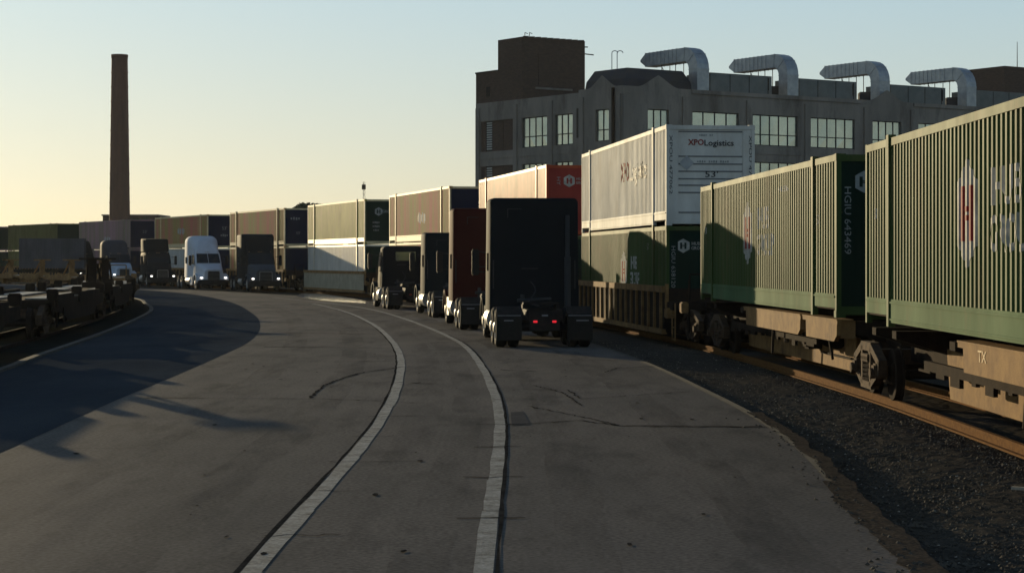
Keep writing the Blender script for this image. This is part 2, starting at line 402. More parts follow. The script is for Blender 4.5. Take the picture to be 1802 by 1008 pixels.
# ------------------------------------------------------------------ track geometry (left faces of the containers)
SP = [((5.79,32.04),(5.86,15.9)), ((5.725,34.53),(4.885,50.66)),
      ((4.429,56.13),(2.574,72.18)), ((1.398,79.90),(-1.611,95.77)), ((-3.299,103.19),(-7.45,118.79)),
      ((-9.456,125.40),(-14.68,140.68)), ((-17.116,147.08),(-23.35,161.97)), ((-26.19,168.19),(-33.35,182.67)),
      ((-37.05,189.61),(-45.06,203.64)), ((-48.85,209.89),(-57.55,223.49)), ((-61.1,229.4),(-70.4,242.6))]
def place(near, far):
    n, f = Vector(near), Vector(far); d = (f-n).normalized(); r = Vector((d.y,-d.x))
    c = n+d*CL/2+r*CW/2
    return (c.x, c.y), atan2(-d.x, d.y)
PL = [place(SP[0][1], (5.79,32.05))]+[place(*s) for s in SP[1:]]

# containers
PI2 = -pi/2
HG = lambda num: ('end', 'HGIU '+num, -CW/2+.20, 1.72, .17, logo_grey, .0, PI2, 1.25)
def hub_side(dy=6.95, z=1.62): return [('hexside', dy, z, 1.2, 1.42), ('side','HUB', dy+1.95, z+.27, .62, logo_white, .03, 1.15), ('side','GROUP', dy+2.15, z-.30, .62, logo_white, .03, .95),
    ('side',"53'", .75, 1.75, .26, logo_white, 0, 1), ('side',"53'", CL-1.6, 1.75, .26, logo_white, 0, 1), ('side','HGIU 643469', CL-5.0, 2.45, .17, logo_faint, 0, 1.2)]
GB = [.5,.75,1.0,1.25,1.5,1.75,2.0,2.25,2.5]
make_container('green corrugated container filling the right edge, biggest and nearest', P_green, P_green_shade, (*PL[0][0],1.29), PL[0][1], decor=hub_side(), ribs=GB)
make_container('green container between the nearest green one and the white-over-green stack, truck shadow on its side', P_green, P_green_shade, (*PL[1][0],1.29), PL[1][1],
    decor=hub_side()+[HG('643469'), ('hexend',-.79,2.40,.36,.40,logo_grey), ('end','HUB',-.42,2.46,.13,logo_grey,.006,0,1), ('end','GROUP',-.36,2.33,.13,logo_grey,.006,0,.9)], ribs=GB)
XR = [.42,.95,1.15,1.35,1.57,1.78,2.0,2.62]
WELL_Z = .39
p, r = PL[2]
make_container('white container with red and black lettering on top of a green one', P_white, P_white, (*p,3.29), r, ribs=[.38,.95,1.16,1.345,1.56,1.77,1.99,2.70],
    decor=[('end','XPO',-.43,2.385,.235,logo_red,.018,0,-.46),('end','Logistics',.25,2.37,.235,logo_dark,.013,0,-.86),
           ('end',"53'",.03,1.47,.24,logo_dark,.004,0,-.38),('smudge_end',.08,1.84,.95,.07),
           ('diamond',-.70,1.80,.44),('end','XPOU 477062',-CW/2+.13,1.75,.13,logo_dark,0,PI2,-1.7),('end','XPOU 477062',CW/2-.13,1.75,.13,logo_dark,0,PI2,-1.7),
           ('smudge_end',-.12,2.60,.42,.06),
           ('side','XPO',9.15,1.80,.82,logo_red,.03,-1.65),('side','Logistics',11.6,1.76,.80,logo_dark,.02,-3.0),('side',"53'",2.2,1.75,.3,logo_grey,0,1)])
make_container('green container standing low in the railcar under the white one', P_green, P_green_shade, (*p,WELL_Z), r, ribs=GB,
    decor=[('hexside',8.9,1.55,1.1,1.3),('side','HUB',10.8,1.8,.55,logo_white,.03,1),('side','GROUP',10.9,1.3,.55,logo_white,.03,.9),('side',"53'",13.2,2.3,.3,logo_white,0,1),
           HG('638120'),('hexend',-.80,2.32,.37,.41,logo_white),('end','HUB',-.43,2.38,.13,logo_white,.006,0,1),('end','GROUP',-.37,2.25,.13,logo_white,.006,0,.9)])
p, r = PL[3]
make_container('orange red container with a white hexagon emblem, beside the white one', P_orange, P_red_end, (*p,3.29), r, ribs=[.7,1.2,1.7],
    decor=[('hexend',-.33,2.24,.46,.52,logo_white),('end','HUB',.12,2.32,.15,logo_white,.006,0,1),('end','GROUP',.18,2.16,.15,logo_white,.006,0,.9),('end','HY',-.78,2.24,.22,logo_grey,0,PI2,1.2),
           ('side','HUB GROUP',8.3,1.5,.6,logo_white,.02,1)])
make_container('green container low in the railcar under the orange red one', P_green, P_green_shade, (*p,WELL_Z), r, ribs=GB)
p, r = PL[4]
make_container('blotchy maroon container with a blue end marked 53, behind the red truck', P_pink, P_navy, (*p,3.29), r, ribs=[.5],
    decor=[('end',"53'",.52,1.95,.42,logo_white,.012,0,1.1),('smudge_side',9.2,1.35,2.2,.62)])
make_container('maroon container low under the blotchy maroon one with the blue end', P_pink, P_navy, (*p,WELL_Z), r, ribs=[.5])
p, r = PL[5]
make_container('olive container with a shaded green end above the silver one', P_olive, P_green_shade, (*p,3.29), r,
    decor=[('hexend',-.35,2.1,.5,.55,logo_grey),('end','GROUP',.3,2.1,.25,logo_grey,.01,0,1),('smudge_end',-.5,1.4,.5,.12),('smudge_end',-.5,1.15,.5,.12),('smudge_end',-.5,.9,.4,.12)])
make_container('silver container low in the railcar, glinting in the low sun', P_silver, P_green_shade, (*p,WELL_Z), r)
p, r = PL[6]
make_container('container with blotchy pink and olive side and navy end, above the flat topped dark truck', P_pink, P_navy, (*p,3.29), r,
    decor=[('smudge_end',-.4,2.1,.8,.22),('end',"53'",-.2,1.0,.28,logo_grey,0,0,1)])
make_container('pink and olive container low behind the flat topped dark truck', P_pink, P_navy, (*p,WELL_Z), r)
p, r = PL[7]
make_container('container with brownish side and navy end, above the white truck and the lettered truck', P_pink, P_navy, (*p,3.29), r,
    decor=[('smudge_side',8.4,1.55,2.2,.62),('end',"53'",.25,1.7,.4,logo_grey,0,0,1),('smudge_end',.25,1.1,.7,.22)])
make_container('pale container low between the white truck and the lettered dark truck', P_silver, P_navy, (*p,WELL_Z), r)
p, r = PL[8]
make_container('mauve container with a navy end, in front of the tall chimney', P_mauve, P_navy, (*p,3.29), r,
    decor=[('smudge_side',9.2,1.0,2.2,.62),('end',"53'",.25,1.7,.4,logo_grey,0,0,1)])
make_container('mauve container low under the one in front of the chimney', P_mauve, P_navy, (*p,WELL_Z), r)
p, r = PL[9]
make_container('dim olive container, second from the left edge of the train', P_olive_dim, P_green_shade, (*p,3.29), r)
make_container('dim olive container low, under the second one from the left edge', P_olive_dim, P_green_shade, (*p,WELL_Z), r)
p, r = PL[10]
make_container('dark container at the left edge of the train', P_mauve, P_green_shade, (*p,3.29), r)
make_container('dark container low, at the left edge of the train', P_mauve, P_green_shade, (*p,WELL_Z), r)

# ------------------------------------------------------------------ railcars
def wheelset(mb, y, z=.42, r=.42):
    for s in (-1,1):
        mb.lathe([(0,s*.66),(.1,s*.66),(r+.03,s*.665),(r+.03,s*.70),(r,s*.705),(r,s*.80),(r-.07,s*.81),(.2,s*.77),(.12,s*.84),(0,s*.84)], (0,y,z), 'x', 24)
    mb.tube((-.7,y,z),(.7,y,z),.08)
bogie_m = mat('rusty cast steel', (.10,.062,.036), .9, c2=(.04,.026,.018), scale=5, bump=.4, spec=.1)
def bogie(parent, y):
    z0 = -.01
    for dy in (-.88,.88):
        mb = MB(); wheelset(mb, y+dy, z0+.43, .43); mb.build('wheelset', car_dark, parent)
    mb = MB()
    for s in (-1,1):
        x = s*1.0
        for a_, b_, h_ in (((y-1.12,.60),(y-.42,.84),.13),((y-.44,.85),(y+.44,.85),.15),((y+.42,.84),(y+1.12,.60),.13),((y-.95,.42),(y-.40,.22),.11),((y-.46,.20),(y+.46,.20),.12),((y+.40,.22),(y+.95,.42),.11),
                           ((y-.36,.20),(y-.36,.84),.12),((y+.36,.20),(y+.36,.84),.12),((y-1.06,.40),(y-1.06,.64),.12),((y+1.06,.40),(y+1.06,.64),.12)):
            mb.bar((x,*a_),(x,*b_),.14,h_, (1,0,0) if False else (0,.3,1))
        mb.bar((x-s*.2,y-.95,.28),(x-s*.2,y+.95,.28),.05,.05); mb.box(x-.10,x+.10,y-.30,y+.30,.60,.68)
        for dy in (-.88,.88): mb.bbox(x-.12,x+.12,y+dy-.14,y+dy+.14,.36,.60,.03); mb.tube((x-.16*0,y+dy,.44),(x+s*.17,y+dy,.44),.09)
        for k in (-.18,0,.18):
            for q in range(5): mb.tube((x+s*.02,y+k,.27+q*.075),(x+s*.02,y+k,.31+q*.075),.075,n=8)
        mb.box(x-.1,x+.1,y-.3,y+.3,.62,.72)
    mb.box(-1.0,1.0,y-.17,y+.17,.55,.80)
    mb.build('bogie_frame', bogie_m, parent)

def spine_car(label, loc, rz, loaded=True, bog=True, endplate=True, group='spine railcars under the single green containers', mside=car_yel, L=CL):
    t = thing('spine_railcar', label, 'railcar', loc, rz, group)
    hl = L/2
    MB().box(-.36,.36,-hl-.9,hl+.9,.62,1.10).build('centre_beam', car_dark, t)
    MB().prism([(-hl+2.1,.95),(-hl+2.35,.20),(hl-2.35,.20),(hl-2.1,.95)], -.44, .44, 'x').build('belly_plate', mside, t)
    for y in (-hl+.35,-6.1,-2.2,2.2,6.1,hl-.35):
        MB().prism([(-1.22,1.10),(-1.22,1.22),(1.22,1.22),(1.22,1.10),(.4,.85),(-.4,.85)], y-.16, y+.16, 'y').build('cross_beam', car_dark, t)
    for s in (-1,1):
        for a,b in ((-hl+.05,-hl+3.1),(-hl+3.3,hl-6.4)):
            mb = MB(); x = s*1.23
            mb.prism([(a+.05,.97),(a+.28,.86),(b-.34,.86),(b-.30,1.17),(b,1.17),(b,1.235),(a,1.235),(a,1.17),(a+.03,1.17)], x-.04, x+.04, 'x')
            mb.box(*sorted((x-s*.25, x+s*.05)),a,b,1.236,1.262)
            for k in range(int((b-a)/1.1)+1): mb.box(*sorted((x-s*.3,x-s*.035)),a+.06+k*1.1,a+.1+k*1.1,.92,1.23)
            mb.build('side_plate', mside, t)
    if bog: bogie(t, -hl-1.2)
    mb = MB(); mb.box(-.98,-.90,-hl+3.2,hl-3.0,.68,.82)  # dark bar and hangers added to make a shadow band on the belly plate
    for k in range(11):
        y_ = -hl+3.5+k*.93; mb.box(-.97,-.91,y_,y_+random.uniform(.15,.8),.68-random.uniform(.03,.14),.678)
    mb.build('shade_band_bar', car_dark, t)
    # air hoses / brake gear
    mb = MB(); mb.tube((-.55,-hl+3.2,.72),(-.55,-hl+4.2,.72),.13); mb.bbox(-.75,-.4,-hl+5.2,-hl+5.7,.5,.85,.04)
    mb.bar((-1.1,-hl+1.2,.5),(-1.1,-hl+1.6,1.0),.04,.04); mb.bar((-1.15,-hl+6.9,.35),(-1.15,-hl+6.7,1.1),.05,.05); mb.bar((-.5,-hl+2.3,.45),(-.5,-hl+5,.45),.04,.04)
    mb.build('brake_gear', car_dark, t)
    return t
tan_letter = mat('sun bleached lettering', (.62,.45,.26), .7, spec=.1)
p, r = PL[0]; s0 = spine_car('tan railcar under the nearest green container, raised characters on its side', (*p,0), r)
bm = text_bm('TX', .21, .008, .44)
for v in bm.verts: v.co = Vector((-1.276, .35-v.co.x, 1.10+v.co.y))
me = bpy.data.meshes.new('lettering'); bm.to_mesh(me); bm.free(); me.materials.append(tan_letter)
o = bpy.data.objects.new('lettering', me); COL.objects.link(o); o.parent = s0
bogie(s0, CL/2+1.2)
p, r = PL[1]; s1 = spine_car('tan railcar under the second green container, broken shadowed side plates', (*p,0), r, bog=False)
bogie(s1, CL/2-1.2)

pale_tan = mat('pale dusty railcar paint', (.30,.27,.19), .6, c2=(.22,.19,.13), scale=1.5, spec=.2)
def well_car(label, loc, rz, detail, smooth=False):
    t = thing('well_railcar', label, 'railcar', loc, rz, 'well railcars carrying two containers')
    hl = 8.55
    for s in (-1,1):
        x = s*1.42
        mb = MB(); mb.box(x-.03,x+.03,-hl,hl,.30,1.40); mb.build('side_sheet', car_dark, t)
        mb = MB(); mb.box(*sorted((x-s*.06,x+s*.10)),-hl,hl,1.38,1.56); mb.box(*sorted((x-s*.05,x+s*.09)),-hl,hl,.19,.34)
        mb.build('side_sill', car_yel if detail else car_yel, t)
        if smooth and s < 0: MB().box(x-.034,x-.05,-hl+.01,hl-.01,.345,1.375).build('side_panel', pale_tan, t)
        else:
            for k in range(18):
                y = -hl+.35+k*.965
                ribs_ = MB().prism([(y-.05,1.38),(y+.05,1.38),(y+.09,.34),(y-.09,.34)], *sorted((x+s*.031,x+s*.095)), 'x').build('side_rib', car_yel, t)
    mb = MB(); mb.box(-1.35,1.35,-hl,hl,.20,.27)
    mb.build('well_floor', car_dark, t)
    for e in (-1,1):
        mb = MB(); a, b = sorted((e*hl, e*(hl+2.6)))
        mb.box(-.4,.4,a,b,.62,1.1); a2,b2 = sorted((e*hl, e*(hl+1.0))); mb.box(-1.4,1.4,a2,b2,.9,1.12)
        mb.box(-1.4,1.4,*sorted((e*hl,e*(hl+.08))),.25,1.5)
        a3,b3 = sorted((e*(hl+2.6), e*(hl+3.3))); mb.bbox(-.14,.14,a3,b3,.72,.98,.04)
        mb.build('end_platform', car_dark, t)
        bogie(t, e*(hl+1.75))
    # corner ladder, handrails, brake wheel
    for sx in ((-1,1) if detail else (-1,)):
        mb = MB(); x = sx*1.36; y = -hl-.7
        for dy in (0,.42): mb.bar((x,y-dy,.05),(x,y-dy,1.1),.035,.035)
        for z in (.08,.42,.76): mb.bar((x,y,z),(x,y-.42,z),.04,.03)
        mb.build('ladder', car_yel, t)
    mb = MB(); x = -1.4
    mb.bar((x,-hl-.12,.75),(x,-hl-.12,1.62),.09,.12); mb.bar((x,-hl-.12,1.2),(x,-hl+.7,1.32),.06,.07); mb.bbox(x-.1,x+.14,-hl-.62,-hl-.2,.66,.95,.03)
    mb.bbox(x+.0,x+.2,-hl-2.2,-hl-1.9,.85,1.15,.03)
    mb.build('corner_post', car_yel, t)
    mb = MB(); mb.tube((-.9,-hl-.9,1.1),(-.9,-hl-.9,1.9),.025,n=6); mb.tube((-.2,-hl-.9,1.1),(-.2,-hl-.9,1.9),.025,n=6); mb.tube((-.9,-hl-.9,1.9),(-.2,-hl-.9,1.9),.025,n=6)
    mb.tube((-1.15,-hl-2.0,.3),(-1.15,-hl-2.0,1.75),.03,n=6); mb.bar((-1.25,-hl-2.3,.15),(-1.15,-hl-1.9,.8),.06,.06)
    mb.build('handrail', car_dark, t)
    return t
WL = ['railcar with tan ribbed side holding the white-over-green stack','railcar holding the orange red stack, mostly hidden by the queued trucks',
      'railcar under the maroon stack with the blue end','railcar under the silver container, long shadow across its pale side',
      'railcar behind the flat topped dark truck','railcar behind the white truck','railcar under the mauve stack in front of the chimney',
      'railcar under the olive stack, second from the left edge','railcar under the dark stack at the left edge']
for i in range(2, 11):
    p, r = PL[i]; well_car(WL[i-2], (*p,0), r, i == 2, i == 5)

# ------------------------------------------------------------------ the loaded track
cl = []
for (q, rr), in zip(PL):
    d = Vector((-sin(rr), cos(rr)))
    for e in (-6,6): cl.append(Vector(q)+d*e)
cl = [Vector((7.15,-30)), Vector((7.15,0))]+cl+[Vector((-95,275))]
tr = smooth_path([tuple(v) for v in cl], 1.5)
def railway(path, label, zb, nt, w=.717):
    t = thing('railway_track', label, 'railway', (0,0,0))
    for s in (-1,1):
        mb = MB(); ribbon(mb, path, s*w-.035, s*w+.035, zb+.11, zb+.155); ribbon(mb, path, s*w-.012, s*w+.012, zb+.03, zb+.108); ribbon(mb, path, s*w-.07, s*w+.07, zb, zb+.028)
        mb.build('rail', rust, t)
    acc = 0; nxt = 0; k = 0; far = MB()
    for a, b in zip(path, path[1:]):
        d = (b-a); L = d.length; u = d/L; rgt = Vector((u.y,-u.x))
        while nxt < acc+L:
            c = a+u*(nxt-acc); nxt += .56
            if c.y < 14: continue
            p0 = Vector((*(c-rgt*1.3), zb-.10)); p1 = Vector((*(c+rgt*1.3), zb-.10))
            k += 1
            m = MB() if k <= nt else far
            m.bar(p0, p1, .23, .085)
            if k <= nt: m.build('sleeper', tie_m, t)
        acc += L
    o = far.build('sleeper', tie_m, t); o['kind'] = 'stuff'
    return t
railway(tr, 'rusty rails curving under the container train', -.155, 90)

# ------------------------------------------------------------------ ground, roads, lines
big = 700
tag(MB().add([(-big,-big,-.42),(big,-big,-.42),(big,big,-.42),(-big,big,-.42)], [(0,1,2,3)]).build('ground', dirt_m), kind='structure')
A = [(-9.6,20),(-10.0,30),(-10.53,40.22),(-11.11,45.49),(-12.13,55.63),(-13.55,68.51),(-15.35,82.69),(-16.95,92.24),(-19.0,101.63),(-21.6,113.14),(-26.2,126.5),(-34,141),(-47,160)]
B = [(-5.9,5),(-6.0,18),(-6.14,23.25),(-6.29,27.02),(-6.52,32.13),(-6.70,38.29),(-6.98,46.01),(-7.45,55.63),(-8.67,67.35),(-11.07,83.55),(-15.79,108.53),(-22.5,134),(-29.98,152),(-41,172)]
Cc = [(-1.96,2),(-1.94,14.48),(-1.93,16.35),(-1.9,19.22),(-1.87,23.94),(-1.90,28.67),(-2.13,36.54),(-2.62,46.01),(-3.41,55.63),(-4.8,68.51),(-6.75,82.69),(-8.8,94.42),(-10.55,102.94)]
D = [(-.22,2),(-.21,14.48),(-.19,18.01),(-.17,23.25),(-.18,28.17),(-.31,34.19),(-.61,41.26),(-1.11,50.36),(-1.77,57.63),(-2.95,67.35),(-4.64,79.4),(-6.65,91.18),(-9.8,104),(-14.5,119)]
Eg = [(2.6,2),(3.11,14.48),(3.36,19.31),(3.61,23.94),(3.66,28.67),(3.50,34.19),(3.10,43.51),(2.31,53.39),(.9,65),(-.8,76),(-3.1,89),(-6.4,103),(-10.8,117),(-17,133),(-25,150),(-35,167),(-48,188),(-64,212)]
pE = smooth_path(Eg, 1.0); pA = smooth_path(A, 1.2); pB = smooth_path(B, 1.2); pC = smooth_path(Cc, .8); pD = smooth_path(D, .8)
pEw = [p+Vector((random.uniform(-.025,.025) if p.y < 24 else random.uniform(-.012,.012),0)) for p in pE]
road_poly = [(p.x,p.y) for p in pEw]+[(-140,300),(-300,300),(-120,170)]+[(p.x-.05,p.y) for p in reversed(pA)]+[(-9.6,2)]
o = sheet('concrete_road', road_poly, 0, concrete_road, thick=.14)
o = sheet('asphalt_lane', [(p.x,p.y) for p in pB]+[(-55,172)]+[(p.x,p.y) for p in reversed(pA)]+[(-9.3,5)], .005, asphalt)
# left verge: low gravel bank behind the kerb
verge_m = mat('shade darkened verge', (.022,.022,.020), .95, c2=(.012,.013,.011), scale=2, bump=.3, bscale=12, dirt=(.026,.030,.018), dscale=3, spec=0)  # shade of the railcars put into this dark ground colour
sheet('gravel_verge', [(p.x-.14,p.y) for p in pA]+[(-160,170),(-160,2),(-9.7,2)], .03, verge_m)
mb = MB(); ribbon(mb, pA, -.14, .03, -.02, .06); tag(mb.build('road_kerb', kerb_conc), 'pale low kerb curving round the dark left lane', 'kerb')
edge_m = mat('worn slab edge', (.085,.074,.058), .85, c2=(.05,.045,.036), scale=2.5, dirt=(.035,.03,.025), dscale=2, spec=.1)
mb = MB(); ribbon(mb, pE, -.13, -.0, .004); tag(mb.build('road_edge_strip', edge_m), kind='structure')
def worn_line(name, path, w):
    mb = MB(); i = 0
    while i < len(path)-2:
        n = random.choice((3,4,5,7)); seg = path[i:min(i+n+1,len(path))]
        j = random.uniform(-.008,.008)
        ribbon(mb, seg, -w/2+j, w/2+j, .006, jitter=.009)
        # small break
        i += n
        if random.random() < .35 and i < len(path)-1 and path[i].y < 60:
            a = path[i]; b = path[i+1]; g = random.uniform(.03,.12); path[i] = a+(b-a)*g
    return tag(mb.build(name, white_paint), kind='structure')
worn_line('painted_line', list(pC), .165); worn_line('painted_line', list(pD), .155)
# joints and cracks
mb = MB()
ribbon(mb, pC, -.125, -.088, .007, jitter=.012); ribbon(mb, [p for p in pD if p.y < 60], .080, .112, .007, jitter=.012)
def jag(pts, w, amp=.05, step=.18):
    P = []
    for a, b in zip(pts, pts[1:]):
        a, b = Vector(a), Vector(b); n = max(2, int((b-a).length/step))
        for k in range(n): P.append(a+(b-a)*k/n+Vector((random.uniform(-amp,amp)*.4, random.uniform(-amp,amp))))
    P.append(Vector(pts[-1]))
    ws = [w*random.uniform(.35,1.3) for _ in P]
    Lp = offset(P, -1); Rp = offset(P, 1)
    n = len(P); vs = []
    for p, l, w_ in zip(P, Lp, ws): vs.append((*(p+(l-p)*w_/2), .0075))
    for p, r_, w_ in zip(P, Rp, ws): vs.append((*(p+(r_-p)*w_/2), .0075))
    mb.add(vs, [(i,n+i,n+i+1,i+1) for i in range(n-1)])
JJ = [([(-.09,27.39),(.97,28.17),(1.57,27.21),(3.52,27.02)],.09),([(.26,30.89),(1.07,28.67),(1.5,27.39)],.05),([(-.01,34.94),(1.0,34.79),(1.14,32.52),(3.12,34.3)],.06),
      ([(1.92,40.22),(2.23,41.69),(3.06,42.35)],.07),([(-6.3,32.8),(-4.94,32.66),(-3.22,32.52),(-1.96,32.0)],.07),([(-3.39,32.79),(-3.46,36.0),(-3.3,38.29),(-3.05,40.22),(-2.4,42)],.10),
      ([(-4.0,44.23),(-2.74,44.72)],.12),([(1.6,27.3),(3.5,27.1)],.10),([(-6.1,24),(-3.3,23.9)],.02),([(-.1,45.5),(1.2,45.3),(2.6,44.8)],.10),([(-6.6,52),(-3.4,51.2)],.15),([(-7.3,62),(-4.2,60.5)],.2),
      ([(-1.9,36.7),(-1.4,36.5)],.12),([(-.2,41),(.5,40.5)],.10),([(.4,36),(.9,34),(1.1,31)],.05)]
for y in (16.4,19.5,22.4,25.6,28.9,31.6,36.2): JJ.append(([(-2.1,y),(-1.1-random.random()*.5,y+.1)],.05))
for y in (17.5,20.8,24.2,27.5,38.5): JJ.append(([(-.5,y),(.12,y+.08)],.07))
for pts, w in JJ: jag(pts, w*.62, amp=.07, step=.11)
tag(mb.build('road_crack', crack_m), kind='structure')
sheet('road_patch', [(-.02,29.7),(.17,29.8),(.26,27.45),(-.0,27.3)], .006, patch_m)
mb = MB()
for k in range(60):
    x = random.uniform(-6,3); y = random.uniform(15,50); s = random.uniform(.01,.035)
    mb.add([(x+s*cos(a)*random.uniform(.6,1.4), y+s*3*sin(a)*random.uniform(.6,1.4), .009) for a in [i*pi/3 for i in range(6)]], [tuple(range(6))])
tag(mb.build('road_spot', crack_m), kind='structure')

sheet('road_glint_patch', [(-14.2,134),(-12.6,131),(-9.2,115),(-7.2,104),(-8.0,104),(-10.2,109),(-12.4,117),(-14.0,126)], .004, glint_conc)  # smooth patch added to imitate the bright glint at the bend
P_ = [p for p in pE if p.y < 30]
spill = mat('dirt washed over the slab', (.085,.066,.048), .95, c2=(.050,.042,.034), scale=3, bump=.5, bscale=20, spec=0, grain=.4, gscale=30)
for w0, w1, z_, q_ in ((-.08,.10,.0085,P_),(-.20,.1,.007,[p for p in P_ if p.y < 21])):
    mb = MB(); ribbon(mb, smooth_path([tuple(p+Vector((random.uniform(-.04,.04),0))) for p in q_], .25), w0, w1, z_, jitter=.03); tag(mb.build('dirt_spill', spill), kind='structure')
def stain(name, c, lo, hi, sc):
    m = mat(name, c, .85, spec=0); n = m.node_tree.nodes; l = m.node_tree.links
    tr_ = n.new('ShaderNodeBsdfTransparent'); mx = n.new('ShaderNodeMixShader'); tc = n.new('ShaderNodeTexCoord'); mp = n.new('ShaderNodeMapping'); mp.inputs['Scale'].default_value = (1,.16,1)
    nz = n.new('ShaderNodeTexNoise'); nz.inputs['Scale'].default_value = sc; nz.inputs['Detail'].default_value = 7; nz.inputs['Roughness'].default_value = .7
    mr = n.new('ShaderNodeMapRange'); mr.inputs[1].default_value = lo; mr.inputs[2].default_value = hi; mr.inputs[4].default_value = .24
    l.new(tc.outputs['Object'], mp.inputs[0]); l.new(mp.outputs[0], nz.inputs['Vector']); l.new(nz.outputs[0], mr.inputs[0])
    l.new(mr.outputs[0], mx.inputs[0]); l.new(tr_.outputs[0], mx.inputs[1]); l.new(n['Principled BSDF'].outputs[0], mx.inputs[2]); l.new(mx.outputs[0], n['Material Output'].inputs[0])
    return m
st_d = stain('tyre blackened concrete', (.050,.046,.042), .44, .74, 1.6); st_l = stain('bleached scuffed concrete', (.19,.17,.15), .50, .80, 2.2)
for path, a_, b_, z_, m_ in ((pC,.35,.85,.0055,st_d),(pC,1.0,1.45,.0052,st_d),(pD,.55,1.05,.0055,st_d),(pD,2.1,2.65,.0052,st_d),(pC,-1.4,-.8,.0055,st_d),(pC,-3.0,-2.4,.0052,st_d),(pC,-4.2,-.15,.0058,st_l),(pD,.15,3.3,.0058,st_l)):
    mb = MB(); ribbon(mb, path, a_, b_, z_, jitter=.03); tag(mb.build('road_stain', m_), kind='structure')
# ballast bed on the right, with modelled unevenness
def hnoise(x, y): return .004*sin(x*9.1+y*3.3)+.006*sin(x*3.7-y*1.9+1.3)+random.uniform(-.009,.009)
def interp_x(path, y):
    for a, b in zip(path, path[1:]):
        if a.y <= y <= b.y: return a.x+(b.x-a.x)*(y-a.y)/max(b.y-a.y,1e-6)
    return path[-1].x
mb = MB(); vs = []; rows = []; y = 3.
while y < 100: rows.append(y); y += .09+max(0,(y-14))*.006
nc = 70
for y in rows:
    xe = interp_x(pE, y); tx = interp_x(tr, y)
    for c in range(nc):
        u = c/(nc-1); x = xe-.12+(11.5-xe)*u**1.15 if y < 60 else xe-.12+(tx+4.5-xe)*u
        z = -.135+.02*max(0,min(1,(x-xe)/1.5))-.075*max(0,min(1,(x-tx+1.5)/.6))
        if x < xe+.25 and y < 25: z += .11*max(0,1-(x-xe+.1)/.3)*(25-y)/11 if y > 14 else .12
        vs.append((x, y, z+hnoise(x,y)*(1 if y < 45 else .4)))
mb.add(vs, [(i*nc+j,i*nc+j+1,(i+1)*nc+j+1,(i+1)*nc+j) for i in range(len(rows)-1) for j in range(nc-1)])
tag(mb.build('ballast_bed', gravel), kind='structure')
sheet('ballast_field', [(11.2,2),(60,2),(60,170),(3.5,170),(3.5,98)], -.12, gravel)
far_poly = [(p.x,p.y) for p in pE if p.y > 97]; far_poly = far_poly+[(-40,215),(30,215),(60,170),(3.0,98)]
sheet('far_ballast', far_poly, -.16, gravel)
def stones(name, m, n, smin, smax, region):
    mb = MB()
    for _ in range(n):
        x, y, z = region(); s = random.uniform(smin,smax); a = random.random()*6
        pts = []
        for k in range(4): pts.append((x+s*cos(a+k*pi/2)*random.uniform(.6,1.2), y+s*sin(a+k*pi/2)*random.uniform(.6,1.2), z+s*random.uniform(-.1,.25)))
        pts += [(x+s*random.uniform(-.3,.3), y+s*random.uniform(-.3,.3), z+s*random.uniform(.5,.9))]
        mb.add(pts, [(0,1,4),(1,2,4),(2,3,4),(3,0,4)])
    return tag(mb.build(name, m), 'loose broken ballast stones beside the rusty rails' if m is stone_m else 'scattered pale ballast stones between road edge and rail', 'stones', kind='stuff')
def reg():
    y = 14+44*random.random()**1.7; xe = interp_x(pE, y); tx = interp_x(tr, y)
    x = xe+.05+(tx-1.2-xe)*random.random()
    if y < 30 and random.random() < .015: return xe-abs(random.gauss(0,.22)), y, .005
    return x, y, -.122
def reg_rail():
    y = 14+40*random.random()**1.4; tx = interp_x(tr, y); return tx-.95+random.uniform(-.6,.2), y, -.175
stones('ballast_stones', stone_m, 26000, .010, .034, lambda: reg() if random.random() < .7 else reg_rail())
stones('pale_stones', stone_l, 1800, .007, .022, lambda: reg() if random.random() < .6 else reg_rail())
mb = MB(); mb.bar((5.15,20.15,-.03),(5.5,19.85,-.02),.05,.03); tag(mb.build('wood_scrap', stone_l), 'pale splinter of wood lying on the ballast', 'debris')

# ------------------------------------------------------------------ tractors (semi trucks)
stack_m = mat('sooty exhaust steel', (.05,.052,.055), .6, .3)
def wheel(parent, x, y, r=.51, dual=False, sgn=1, name='wheel', w=.28):
    ctr = [x] if not dual else [x-sgn*.0, x-sgn*.33]
    e = None
    for i, cx in enumerate(ctr):
        h = w/2
        mb = MB(); mb.lathe([(r-.19,-h),(r-.05,-h),(r,-h+.05),(r,h-.05),(r-.05,h),(r-.19,h)], (cx,y,r), 'x', 28)
        o = mb.build('wheel' if e is None else 'tyre', rubber, parent if e is None else e)
        if e is None: e = o
    mb = MB(); hh = sgn*w/2
    if dual: prof = [(r-.19,hh-.0*sgn),(r-.21,hh-.02*sgn),(r-.24,hh-.14*sgn),(.16,hh-.15*sgn),(.15,hh+.02*sgn),(.1,hh+.05*sgn),(0,hh+.05*sgn)]
    else: prof = [(r-.19,hh),(r-.21,hh-.02*sgn),(r-.26,hh-.05*sgn),(.18,hh+.01*sgn),(.12,hh+.04*sgn),(0,hh+.04*sgn)]
    mb.lathe(prof, (x,y,r), 'x', 28); mb.lathe([(r-.2,-sgn*w/2),(.0,-sgn*w/2+sgn*.05)], (x,y,r), 'x', 20)
    mb.build('rim', rim_m, e)
    return e

